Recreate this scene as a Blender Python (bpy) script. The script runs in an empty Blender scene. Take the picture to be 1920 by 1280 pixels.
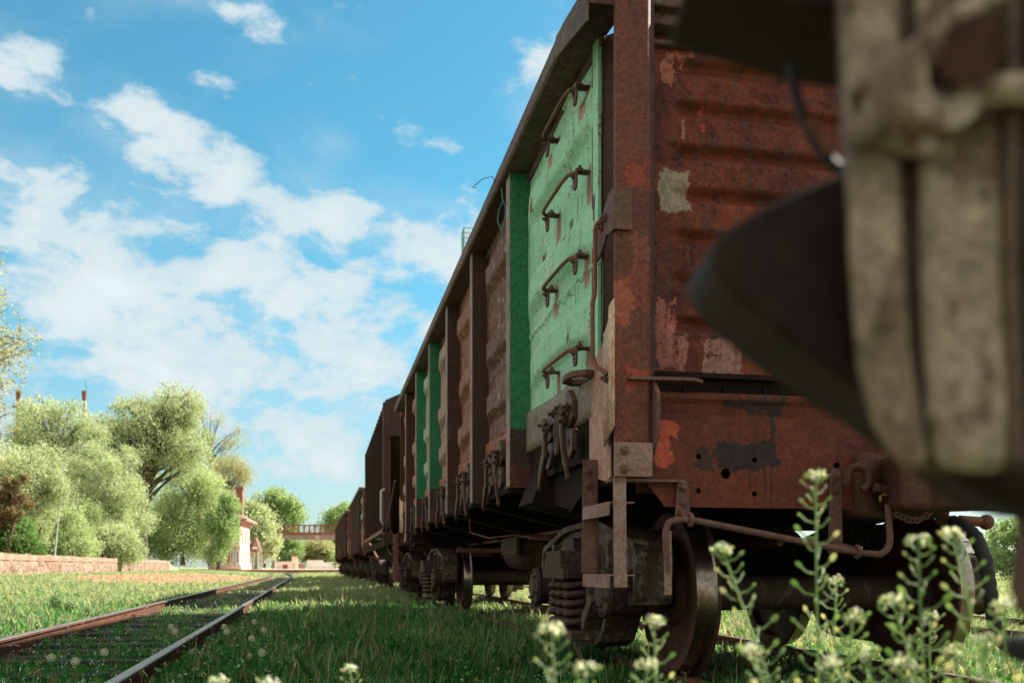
import bpy, math, random
import numpy as np
from math import sin, cos, pi, radians as R, sqrt, atan2
from mathutils import Vector, Matrix
from mathutils.geometry import tessellate_polygon
random.seed(7); rng = np.random.default_rng(7)
S = bpy.context.scene; COL = S.collection

# ------------------------------------------------------------------ camera, light, sky
F = 1795.0; HZ = 1063.0; TH = math.atan(353/F); CZ = 0.63
cam = bpy.data.objects.new('camera', bpy.data.cameras.new('camera')); COL.objects.link(cam); S.camera = cam
cam.location = (0, 0, CZ); cam.rotation_euler = (R(90), 0, -TH)
cd = cam.data; cd.sensor_width = 36; cd.lens = F/1920*36; cd.shift_y = (HZ-640)/1920
cd.clip_start = 0.05; cd.clip_end = 3000
cd.dof.use_dof = True; cd.dof.focus_distance = 5.4; cd.dof.aperture_fstop = 3.6
S.view_settings.view_transform = 'Standard'; S.view_settings.look = 'None'
S.view_settings.gamma = 1; S.view_settings.exposure = 1.45
S.render.resolution_x = 1024; S.render.resolution_y = 682
SUN_EL = R(40); SUN_AZ = R(72)            # azimuth clockwise from +Y
sd = bpy.data.lights.new('sun', 'SUN'); sd.energy = 5.0; sd.angle = R(0.5); sd.color = (1, .94, .84)
sun = bpy.data.objects.new('sun', sd); COL.objects.link(sun)
sv = Vector((sin(SUN_AZ)*cos(SUN_EL), cos(SUN_AZ)*cos(SUN_EL), sin(SUN_EL)))
sun.rotation_euler = sv.to_track_quat('Z', 'Y').to_euler()

class NT:
    """small helper for node trees"""
    def __init__(s, t): s.t = t; t.nodes.clear()
    def n(s, ty, **kw):
        x = s.t.nodes.new(ty)
        for k, v in kw.items():
            if k.startswith('i_'):
                s.set(x.inputs[k[2:].replace('_', ' ')], v)
            else: setattr(x, k, v)
        return x
    def set(s, sock, v):
        if hasattr(v, 'is_linked') or isinstance(v, bpy.types.NodeSocket): s.t.links.new(v, sock)
        else: sock.default_value = v
    def m(s, op, a, b=0.0, c=None, clamp=False):
        x = s.t.nodes.new('ShaderNodeMath'); x.operation = op; x.use_clamp = clamp
        s.set(x.inputs[0], a); s.set(x.inputs[1], b)
        if c is not None: s.set(x.inputs[2], c)
        return x.outputs[0]
    def vm(s, op, a, b):
        x = s.t.nodes.new('ShaderNodeVectorMath'); x.operation = op
        s.set(x.inputs[0], a); s.set(x.inputs[1], b); return x.outputs[0]
    def mr(s, v, a, b, lo=0.0, hi=1.0):
        x = s.t.nodes.new('ShaderNodeMapRange'); x.interpolation_type = 'SMOOTHSTEP'
        s.set(x.inputs[0], v); s.set(x.inputs[1], a); s.set(x.inputs[2], b); s.set(x.inputs[3], lo); s.set(x.inputs[4], hi)
        return x.outputs[0]
    def mix(s, f, a, b, mode='MIX'):
        x = s.t.nodes.new('ShaderNodeMix'); x.data_type = 'RGBA'; x.blend_type = mode
        s.set(x.inputs[0], f)
        for k, v in ((6, a), (7, b)):
            if isinstance(v, tuple) and len(v) == 3: v = (*v, 1)
            s.set(x.inputs[k], v)
        return x.outputs[2]
    def noise(s, vec, scale, detail=4, rough=.55, dist=0.0):
        x = s.t.nodes.new('ShaderNodeTexNoise')
        s.set(x.inputs['Vector'], vec); x.inputs['Scale'].default_value = scale
        x.inputs['Detail'].default_value = detail; x.inputs['Roughness'].default_value = rough
        x.inputs['Distortion'].default_value = dist
        return x.outputs[0]
    def scl(s, vec, k):
        return s.vm('MULTIPLY', vec, k)

W = bpy.data.worlds.new('World'); S.world = W; W.use_nodes = True
w = NT(W.node_tree)
sky = w.n('ShaderNodeTexSky', sky_type='NISHITA', sun_disc=False, sun_elevation=SUN_EL, sun_rotation=SUN_AZ)
sky.altitude = 100; sky.air_density = 1.0; sky.dust_density = 0.6; sky.ozone_density = 1.6
tc = w.n('ShaderNodeTexCoord').outputs['Generated']
sp = w.n('ShaderNodeSeparateXYZ'); w.set(sp.inputs[0], tc)
az = w.m('ARCTAN2', sp.outputs[0], sp.outputs[1])
el = w.m('ARCSINE', sp.outputs[2])
def azel(px, py):
    a = TH + math.atan((px-960)/F); return a, math.atan((HZ-py)/math.hypot(F, px-960))
CL = [ # cloud masses: centre, half sizes in photo pixels at their bearing, strength, tilt
 (130,390,260,80,1.0,-.15),(430,330,210,85,1.0,-.3),(560,480,90,30,.7,0),(700,470,50,30,.8,0),(740,690,120,22,.6,0),(250,235,70,55,.8,0),(600,395,110,45,.8,0),(30,140,75,60,.8,0),(330,450,330,55,.75,0),
 (470,580,360,60,1.0,.05),(760,545,170,110,1.0,.35),(860,440,110,60,1.0,.3),(650,640,260,45,.55,0),(190,620,260,60,.55,0),
 (990,110,75,55,.95,.3),(1000,185,60,45,.9,0),(630,270,42,28,.8,0),(400,160,45,22,.65,0),(380,675,80,20,.7,0),
 (590,755,120,60,.6,0),(560,860,130,45,.55,0),(380,5,110,18,.6,0),(620,2,80,15,.5,0),(118,183,18,12,.6,0),(880,2,70,18,.3,0),(250,960,420,60,.3,0),
 (480,650,560,130,.85,0),(500,830,420,110,.62,0),(100,560,160,50,.5,0),(700,410,60,28,.55,0),(300,690,300,90,.25,0),
 (1500,250,300,90,.8,.2),(2300,400,420,120,.9,0),(-500,330,300,120,.9,.1),(-900,600,420,90,.8,0),(3000,600,500,140,.7,0)]
acc = None
for (px, py, rx, ry, st, tl) in CL:
    a0, e0 = azel(px, py); ra, re = rx/F, ry/F*.92
    da = w.m('SUBTRACT', az, a0); de = w.m('SUBTRACT', el, e0)
    de = w.m('MULTIPLY_ADD', da, -tl, de)
    q = w.m('ADD', w.m('POWER', w.m('MULTIPLY', w.m('ABSOLUTE', da), 1/ra), 2.0), w.m('POWER', w.m('MULTIPLY', w.m('ABSOLUTE', de), 1/re), 2.0))
    g = w.m('MULTIPLY', w.m('EXPONENT', w.m('MULTIPLY', q, -1.0)), st)
    acc = g if acc is None else w.m('ADD', acc, g)
cv = w.n('ShaderNodeCombineXYZ'); w.set(cv.inputs[0], az); w.set(cv.inputs[1], w.m('MULTIPLY', el, 1.7))
nz = w.noise(cv.outputs[0], 8, 13, .60, .15)
nz2 = w.noise(w.vm('ADD', cv.outputs[0], (.012, .03, 0)), 8, 9, .54, .15)
nzb = w.noise(cv.outputs[0], 4.5, 6, .55, .3)
acc = w.m('MINIMUM', acc, .93)
body = w.m('ADD', acc, w.m('MULTIPLY', w.m('SUBTRACT', nz, .5), 4.8))
cm = w.mr(body, .40, 1.05)
wisp = w.m('MAXIMUM', w.mr(w.m('ADD', nzb, w.m('MULTIPLY', acc, .15)), .50, .85, 0, .5), w.m('MULTIPLY', w.mr(el, .38, .10), w.mr(nzb, .30, .70, .12, .60)))
cm = w.m('MAXIMUM', cm, wisp)
shade = w.mr(w.m('SUBTRACT', w.m('MULTIPLY_ADD', w.m('SUBTRACT', nz2, nz), 1.6, body), .9), -.5, 1.8)
cc = w.mix(shade, (4.4, 5.3, 5.7), (7.0, 7.2, 6.9))
out_ = w.mr(w.m('ABSOLUTE', w.m('SUBTRACT', az, TH)), .62, .95)      # bright warm cloud added all round outside the view to fill the shade
out_ = w.m('MAXIMUM', out_, w.mr(el, .75, 1.1))
cm = w.m('MAXIMUM', cm, w.m('MULTIPLY', out_, w.mr(nz, .40, .52)))
cc = w.mix(out_, cc, (8.6, 7.9, 6.6))
hz = w.mr(el, -.05, .33)
skyc = w.mix(1.0, sky.outputs[0], w.mix(hz, (.84, .90, .92), (.56, 1.30, 1.22)), 'MULTIPLY')
skc = w.mix(w.m('MULTIPLY', cm, .93), skyc, cc)
bg = w.n('ShaderNodeBackground', i_Strength=0.054); w.set(bg.inputs[0], skc)
wo = w.n('ShaderNodeOutputWorld'); w.set(wo.inputs[0], bg.outputs[0])

def pt(px, py, Z):
    """point seen at a photo pixel, Z metres in front of the camera"""
    xc = (px-960)/F*Z; return Vector((xc*cos(TH)+Z*sin(TH), Z*cos(TH)-xc*sin(TH), CZ+(HZ-py)/F*Z))
def onX(px, X, z=0):
    r = (px-960)/F; Y = X*(cos(TH)-r*sin(TH))/(sin(TH)+r*cos(TH)); return Vector((X, Y, z))
def zc(v): return v[0]*sin(TH)+v[1]*cos(TH)

# ------------------------------------------------------------------ materials
MATS = {}
def mat_new(name):
    m = bpy.data.materials.new(name); m.use_nodes = True; MATS[name] = m
    return m, NT(m.node_tree)
def finish(nt, col, rough=.7, bump=None, bdist=.004, metal=0.0, trans=None, spec=.4):
    b = nt.n('ShaderNodeBsdfPrincipled'); nt.set(b.inputs['Base Color'], (*col, 1) if isinstance(col, tuple) else col)
    nt.set(b.inputs['Roughness'], rough); nt.set(b.inputs['Metallic'], metal); b.inputs['Specular IOR Level'].default_value = spec
    if bump is not None:
        bp = nt.n('ShaderNodeBump', i_Strength=.9, i_Distance=bdist); nt.set(bp.inputs['Height'], bump); nt.set(b.inputs['Normal'], bp.outputs[0])
    out = b.outputs[0]
    if trans is not None:
        t = nt.n('ShaderNodeBsdfTranslucent'); nt.set(t.inputs[0], trans)
        ms = nt.n('ShaderNodeMixShader'); ms.inputs[0].default_value = .45
        nt.set(ms.inputs[1], out); nt.set(ms.inputs[2], t.outputs[0]); out = ms.outputs[0]
    o = nt.n('ShaderNodeOutputMaterial'); nt.set(o.inputs[0], out)
def objvec(nt, rnd=True):
    v = nt.n('ShaderNodeTexCoord').outputs['Object']
    if rnd:
        r = nt.n('ShaderNodeObjectInfo').outputs['Random']
        v2 = nt.vm('ADD', v, nt.vm('MULTIPLY', (13.0, 27.0, 41.0), nt.n('ShaderNodeCombineXYZ', i_X=r, i_Y=r, i_Z=r).outputs[0]))
        return v, v2
    return v, v
def paint(name, base, alt, rust=(.035,.014,.009), chip=.56, drip=.5, bump=.5, rough=.66, patches=(), pale=None, split=None, grime=.5, fine=60, metal=0.0, palethr=.62, mott=0.0, grain=1.0, pax=0):
    """weathered painted or rusty steel. patches: x0,x1,z0,z1,colour; split: (z, colour below)"""
    m, nt = mat_new(name); v, vr = objvec(nt)
    big = nt.noise(vr, 1.7, 6, .6); mid = nt.noise(vr, 9, 8, .65, .4); fin = nt.noise(vr, fine, 8, .72)
    drp = nt.noise(nt.scl(vr, (14, 14, 1.6)), 1.6, 7, .6)
    col = nt.mix(nt.mr(nt.m('ADD', nt.m('MULTIPLY', big, .55), nt.m('MULTIPLY', mid, .45)), .4, .62), base, alt)
    sx = nt.n('ShaderNodeSeparateXYZ'); nt.set(sx.inputs[0], v)
    wob = nt.m('MULTIPLY', nt.m('SUBTRACT', nt.noise(nt.scl(vr, (1, 1, .6)), 14, 7, .65), .5), .16)
    if split:
        zz = nt.m('ADD', sx.outputs[2], nt.m('MULTIPLY', wob, .35))
        col = nt.mix(nt.mr(zz, split[0]-.006, split[0]+.006), split[1], col)
    hgt = nt.m('MULTIPLY', fin, .5)
    if pale:
        pm = nt.mr(nt.m('ADD', nt.m('MULTIPLY', nt.noise(nt.vm('ADD', vr, (7.0, 3.0, 5.0)), 11, 10, .75, .3), .6), nt.m('MULTIPLY', drp, .4)), palethr-.08, palethr-.03)
        col = nt.mix(nt.m('MULTIPLY', pm, .8), col, pale)
    for (x0, x1, z0, z1, pc) in patches:
        wb = nt.m('MULTIPLY', nt.m('SUBTRACT', nt.noise(nt.vm('ADD', vr, (x0*9.0, 5.0, z0*7.0)), 9, 6, .65), .5), .20)
        a = nt.m('ADD', sx.outputs[pax], nt.m('MULTIPLY', wb, 1.0 if x1-x0 > .03 and pax == 0 else .25)); b = nt.m('ADD', sx.outputs[2], nt.m('MULTIPLY', nt.m('ADD', wob, wb), .8)); e = .006
        k = nt.m('MULTIPLY', nt.m('MULTIPLY', nt.mr(a, x0-e, x0+e), nt.mr(a, x1+e, x1-e)), nt.m('MULTIPLY', nt.mr(b, z0-e, z0+e), nt.mr(b, z1+e, z1-e)))
        k = nt.m('MULTIPLY', k, nt.mr(nt.m('ADD', fin, nt.m('MULTIPLY', mid, .5)), .5, .66))
        col = nt.mix(k, col, pc)
    cmk = nt.mr(nt.m('ADD', nt.m('MULTIPLY', fin, .5), nt.m('MULTIPLY', nt.m('ADD', drp, mid), .25)), chip, chip+.035)
    col = nt.mix(nt.m('MULTIPLY', cmk, .9), col, rust)
    dm = nt.m('MULTIPLY', nt.mr(drp, .5, .72), drip)
    col = nt.mix(dm, col, nt.mix(.6, base if isinstance(base, tuple) else (.1,.1,.1), rust))
    gr = nt.m('MULTIPLY', nt.mr(nt.noise(vr, 170, 4, .8), .42, .66), grime)
    col = nt.mix(gr, col, nt.mix(.5, rust, (.02, .015, .012)))
    if mott:
        sp_ = nt.m('MULTIPLY', nt.mr(nt.noise(nt.vm('ADD', vr, (3.0, 9.0, 1.0)), 95, 6, .8), .56, .66), mott)
        col = nt.mix(sp_, col, nt.mix(.5, alt, (.42, .33, .27)))
    gn = nt.mr(nt.noise(vr, 240, 3, .85), .36, .64)
    gn2 = nt.mr(nt.noise(nt.vm('ADD', vr, (4.0, 2.0, 8.0)), 38, 8, .75), .36, .64)
    col = nt.mix(nt.m('ADD', nt.m('MULTIPLY', gn, .5), nt.m('MULTIPLY', gn2, .5)), nt.mix(1.0, col, tuple(1-(1-c)*grain for c in (.46, .43, .41)), 'MULTIPLY'), nt.mix(1.0, col, tuple(1+(c-1)*grain for c in (1.42, 1.38, 1.36)), 'MULTIPLY'))
    h = nt.m('SUBTRACT', nt.m('ADD', nt.m('MULTIPLY', fin, bump), nt.m('MULTIPLY', mid, bump)), nt.m('MULTIPLY', cmk, .35))
    rg = nt.m('ADD', nt.m('MULTIPLY', nt.m('SUBTRACT', mid, .5), .5), rough)
    finish(nt, col, rg, h, .006, metal, spec=.22)
    return m
RU = (.045, .017, .011)
paint('green_panel', (.29, .64, .41), (.42, .70, .51), (.12, .065, .045), chip=.548, drip=.12, pale=(.42, .34, .28), palethr=.63, grime=.30, grain=.35, bump=.35, pax=1, patches=[(.36, 2.2, 2.216, 2.226, (.10, .10, .06))]+[(y_-.055, y_+.045, z_-.15, z_+.05, (.40, .24, .18)) for z_ in (3.22, 2.76, 2.30, 1.80) for y_ in (.61, 1.27)]+[(1.55, 1.64, 2.58, 2.66, (.2, .09, .06)), (.9, .98, 2.52, 2.63, (.16, .12, .08)), (.80, .86, 1.9, 1.95, (.2, .1, .06)), (1.8, 1.9, 3.0, 3.1, (.22, .12, .08)), (.42, .47, 2.45, 2.62, (.10, .09, .06))])
paint('green_panel_dull', (.27, .50, .33), (.38, .55, .40), (.09, .045, .035), chip=.53, drip=.35, pale=(.34, .24, .2), palethr=.60, grime=.5)
paint('brown_panel', (.13, .046, .032), (.20, .078, .055), RU, chip=.55, drip=.4, pale=(.46, .33, .26), palethr=.600, grime=.5, mott=.28)
paint('orange_panel', (.25, .070, .036), (.34, .12, .07), RU, chip=.55, drip=.4, pale=(.48, .33, .24), palethr=.605, grime=.5, mott=.28)
paint('pink_panel', (.42, .27, .21), (.34, .19, .15), RU, chip=.57, drip=.3, pale=(.17, .42, .27), palethr=.62, grime=.5, mott=.3)
paint('red_panel', (.30, .105, .075), (.40, .19, .14), RU, chip=.56, drip=.35, pale=(.40, .3, .24), palethr=.61, grime=.5, mott=.4)
paint('post_brown', (.060, .032, .026), (.09, .045, .036), (.03, .014, .01), chip=.6, drip=.4, pale=(.12, .06, .045), palethr=.64, grime=.4)
paint('post_green', (.030, .19, .088), (.042, .225, .105), (.03, .012, .01), chip=.59, drip=.15, split=(1.60, (.07, .045, .038)), grime=.35,
      patches=((-9, 9, .9, 1.35, (.12, .042, .03)),))
paint('chord', (.10, .056, .045), (.17, .11, .09), (.03, .014, .01), chip=.57, drip=.2, pale=(.17, .14, .13), palethr=.6, grime=.4)
paint('end_brown', (.225, .046, .019), (.085, .022, .015), (.032, .012, .012), chip=.555, drip=.35, grime=.45, pale=(.11, .05, .045), palethr=.6,
      patches=((-1.20,-1.04,2.42,2.61,(.35,.29,.22)),(-1.22,-1.12,1.76,1.97,(.42,.14,.11)),(-1.20,-1.05,1.62,1.80,(.36,.13,.11)),(-.95,-.76,1.60,1.80,(.33,.17,.14)),
               (-1.19,-1.13,3.04,3.2,(.42,.14,.10)),(-1.13,-1.04,3.17,3.21,(.40,.12,.09)),(-.98,-.955,2.83,2.9,(.38,.06,.04)),(-.98,-.96,2.92,2.97,(.38,.06,.04)),(-1.08,-1.065,2.78,2.88,(.40,.16,.12))))
paint('corner_post', (.13, .050, .036), (.19, .058, .038), (.035, .014, .012), chip=.57, drip=.35, grime=.45,
      patches=((-1.50,-1.41,1.78,2.0,(.34,.10,.055)),(-1.42,-1.33,1.85,2.08,(.22,.06,.04)),(-1.44,-1.33,2.44,2.54,(.28,.06,.035)),(-1.45,-1.33,1.49,1.58,(.33,.06,.04)),(-1.42,-1.34,2.08,2.2,(.24,.08,.055))))
paint('end_beam', (.15, .036, .019), (.09, .026, .017), (.03, .012, .01), chip=.59, drip=.3, grime=.4,
      patches=((-1.31,-1.17,1.24,1.34,(.48,.09,.05)),(-1.27,-1.20,1.14,1.28,(.48,.09,.05)),(-.98,-.66,1.11,1.235,(.030,.019,.018)),
               (-.95,-.62,1.385,1.45,(.036,.024,.021)),(-.70,-.672,1.24,1.38,(.04,.024,.02)),(-.73,-.724,.98,1.12,(.016,.012,.012)),(-.695,-.689,.93,1.12,(.016,.012,.012)),(-.80,-.795,1.04,1.12,(.016,.012,.012)),
               (-1.10,-.98,1.10,1.2,(.05,.025,.02))))
paint('rusty_cover', (.60, .42, .31), (.50, .24, .12), (.10, .03, .015), chip=.60, drip=.5, pale=(.60, .47, .38), palethr=.57, grime=.3)
paint('pink_sheet', (.50, .29, .23), (.38, .20, .15), RU, chip=.58, drip=.4, pale=(.2, .4, .28), palethr=.68, grime=.4)
paint('grey_lip', (.22, .19, .14), (.29, .26, .19), RU, chip=.56, drip=.4, pale=(.27, .25, .20), palethr=.61, grime=.5)
paint('step_paint', (.32, .21, .18), (.25, .15, .12), (.13, .04, .015), chip=.60, drip=.4, pale=(.24, .09, .05), palethr=.63, grime=.3)
paint('dark_steel', (.012, .0065, .005), (.020, .010, .007), (.02, .01, .008), chip=.6, drip=.3, grime=.4, rough=.95)
paint('bogie_steel', (.040, .026, .020), (.068, .045, .034), (.028, .017, .012), chip=.6, drip=.3, grime=.5, pale=(.15, .12, .095), palethr=.62, bump=.8)
paint('frame_top_steel', (.058, .036, .027), (.11, .078, .06), (.03, .02, .015), chip=.6, drip=.3, grime=.5, pale=(.26, .22, .17), palethr=.59, bump=.9)
paint('spring_steel', (.055, .027, .020), (.085, .043, .032), (.035, .015, .012), chip=.6, drip=.2, grime=.4, rough=.65)
paint('rusty_rod', (.17, .066, .042), (.24, .10, .065), (.05, .018, .012), chip=.6, drip=.2, grime=.35, rough=.6)
paint('dull_rod', (.13, .066, .052), (.18, .092, .072), (.05, .02, .015), chip=.6, drip=.2, grime=.35, rough=.65)
paint('wheel_rust', (.09, .034, .022), (.055, .028, .022), (.02, .01, .008), chip=.6, drip=.1, grime=.4)
paint('latch_steel', (.060, .034, .027), (.105, .058, .044), (.035, .018, .014), chip=.57, drip=.2, grime=.5, rough=.5, pale=(.2, .09, .055), palethr=.6)
paint('flange_lit', (.34, .24, .20), (.22, .14, .11), (.08, .04, .03), chip=.58, drip=.2, grime=.3)  # pale colour standing in for skylight on the posts' outer flange
paint('coupler_rim', (.085, .055, .038), (.13, .09, .06), (.03, .016, .011), chip=.57, drip=.5, grime=.2, fine=18)
paint('coupler_casting', (.075, .032, .022), (.11, .045, .03), (.03, .014, .01), chip=.58, drip=.3, grime=.4)
paint('rail_rust', (.10, .048, .032), (.15, .065, .035), (.05, .02, .015), chip=.58, drip=.1, grime=.4)
paint('teal_panel', (.12, .30, .29), (.18, .38, .35), (.08, .035, .025), chip=.54, drip=.4, pale=(.4, .42, .38), palethr=.62, grime=.4)
paint('hopper_brown', (.055, .027, .021), (.08, .038, .028), (.03, .014, .01), chip=.58, drip=.5, grime=.4)
paint('hopper_side', (.018, .012, .010), (.028, .017, .013), (.02, .01, .008), chip=.6, drip=.5, grime=.4)
paint('dark_red_panel', (.085, .024, .017), (.12, .036, .023), RU, chip=.57, drip=.4, grime=.4)
paint('coupler_beige', (.36, .295, .215), (.45, .385, .29), (.06, .035, .022), chip=.575, drip=.85, grime=.3, fine=18, pale=(.12, .065, .04), palethr=.56)
paint('coupler_worn', (.17, .12, .082), (.27, .21, .145), (.045, .022, .014), chip=.565, drip=.8, grime=.3, fine=18, pale=(.40, .33, .24), palethr=.59)
paint('coupler_dark', (.016, .008, .0055), (.028, .014, .010), (.02, .01, .009), chip=.6, drip=.2, grime=.3)
paint('timber', (.034, .022, .016), (.055, .036, .026), (.02, .013, .01), chip=.58, drip=.2, grime=.5, bump=.9)
paint('bridge_girder', (.25, .19, .165), (.32, .25, .22), (.12, .08, .06), chip=.6, drip=.4, grime=.2)
paint('bridge_rust', (.22, .075, .05), (.28, .11, .075), (.12, .04, .03), chip=.6, drip=.3, grime=.2)
paint('concrete', (.40, .33, .28), (.47, .40, .35), (.20, .14, .11), chip=.62, drip=.5, grime=.2)

def simple(name, c1, c2, scale=5, rough=.8, bump=.3, bd=.01, metal=0, detail=6, stretch=None):
    m, nt = mat_new(name); v, vr = objvec(nt)
    if stretch: vr = nt.scl(vr, stretch)
    a = nt.noise(vr, scale, detail, .65); b = nt.noise(vr, scale*9, 5, .7)
    col = nt.mix(nt.mr(nt.m('ADD', nt.m('MULTIPLY', a, .6), nt.m('MULTIPLY', b, .4)), .38, .64), c1, c2)
    finish(nt, col, rough, nt.m('ADD', a, nt.m('MULTIPLY', b, bump)), bd, metal)
simple('tread', (.34, .28, .23), (.14, .09, .065), 5, .26, .1, .001, .95)
simple('rail_top', (.38, .32, .27), (.24, .17, .13), 3, .36, .1, .001, .85, stretch=(6, .5, 6))
simple('rubber', (.012, .011, .011), (.022, .018, .017), 20, .6)
simple('bolt', (.075, .04, .03), (.12, .065, .05), 40, .6)
simple('bark', (.045, .031, .024), (.085, .06, .045), 3, .9, .6, .05, stretch=(4, 4, 1))
simple('bark_red', (.10, .05, .035), (.16, .08, .055), 3, .9, .6, .05, stretch=(4, 4, 1))
simple('plaster', (.50, .38, .32), (.58, .46, .39), 1.2, .9, .3, .01)
simple('red_brick', (.25, .10, .07), (.33, .15, .11), 3, .9)
simple('roof_brown', (.26, .15, .12), (.34, .21, .17), 3, .9)
simple('roof_red', (.13, .055, .045), (.18, .08, .062), 3, .85)
simple('grey_metal', (.38, .38, .37), (.48, .48, .46), 3, .6)
simple('white_wall', (.62, .60, .56), (.72, .70, .66), 1.0, .9)
simple('cream_wall', (.66, .52, .42), (.74, .60, .50), 1.0, .9)
simple('dark_door', (.20, .05, .045), (.24, .07, .05), 3, .8)
simple('window_glass', (.16, .15, .15), (.22, .21, .20), 2, .25)
simple('yellow_pipe', (.70, .33, .06), (.75, .40, .10), 3, .6)
simple('dark_cloth', (.02, .02, .025), (.03, .03, .035), 5, .9)
simple('white_cloth', (.70, .66, .66), (.78, .74, .74), 5, .9)
simple('skin', (.5, .3, .22), (.55, .34, .25), 5, .6)
simple('wire', (.14, .07, .045), (.10, .05, .03), 20, .7)
simple('teal_wire', (.10, .30, .33), (.06, .18, .2), 20, .6)
simple('orange_stain', (.34, .17, .05), (.45, .26, .10), 30, .8)
simple('white_petal', (.78, .74, .68), (.85, .82, .78), 30, .8)
simple('yellow_petal', (.75, .50, .05), (.82, .60, .10), 30, .8)

def leafy(name, cols, tr=.9, rough=.6):
    """leaf material: every leaf or blade carries a number 'tint' choosing its colour"""
    m, nt = mat_new(name)
    at = nt.n('ShaderNodeAttribute', attribute_name='tint').outputs['Fac']
    rp = nt.n('ShaderNodeValToRGB'); cr = rp.color_ramp
    while len(cr.elements) < len(cols): cr.elements.new(.5)
    for i, c in enumerate(cols): cr.elements[i].position = i/(len(cols)-1); cr.elements[i].color = (*c, 1)
    nt.set(rp.inputs[0], at)
    b = nt.n('ShaderNodeBsdfPrincipled', i_Roughness=rough); nt.set(b.inputs['Base Color'], rp.outputs[0]); b.inputs['Specular IOR Level'].default_value = .3
    t = nt.n('ShaderNodeBsdfTranslucent'); nt.set(t.inputs[0], nt.mix(1.0, rp.outputs[0], (tr*1.25, tr*1.3, tr*.8), 'MULTIPLY'))
    ms = nt.n('ShaderNodeMixShader'); ms.inputs[0].default_value = .5
    nt.set(ms.inputs[1], b.outputs[0]); nt.set(ms.inputs[2], t.outputs[0])
    o = nt.n('ShaderNodeOutputMaterial'); nt.set(o.inputs[0], ms.outputs[0])
leafy('grass', [(.006, .050, .013), (.018, .14, .028), (.040, .20, .040), (.12, .26, .085), (.34, .37, .22)])
leafy('weed_green', [(.22, .31, .17), (.32, .42, .25), (.44, .50, .34)])
leafy('pod', [(.26, .38, .16), (.42, .50, .28), (.72, .66, .54)])
leafy('leaf_pale', [(.25, .31, .16), (.39, .44, .27), (.51, .54, .38), (.59, .59, .46)])
leafy('leaf_willow', [(.24, .32, .15), (.37, .45, .24), (.49, .55, .34), (.57, .59, .42)])
leafy('leaf_olive', [(.24, .24, .13), (.36, .35, .20), (.46, .42, .27), (.52, .43, .30)])
leafy('leaf_green', [(.15, .23, .09), (.27, .37, .17), (.38, .47, .25), (.47, .51, .32)])
leafy('dry', [(.20, .14, .08), (.34, .26, .16), (.46, .38, .25)])
leafy('leaf_dark', [(.06, .12, .03), (.11, .20, .06), (.18, .29, .09), (.25, .34, .13)])
leafy('leaf_rust', [(.12, .07, .035), (.20, .13, .065), (.28, .22, .12), (.30, .28, .17)])
leafy('dandelion_down', [(.72, .70, .66), (.80, .78, .74)])
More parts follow.
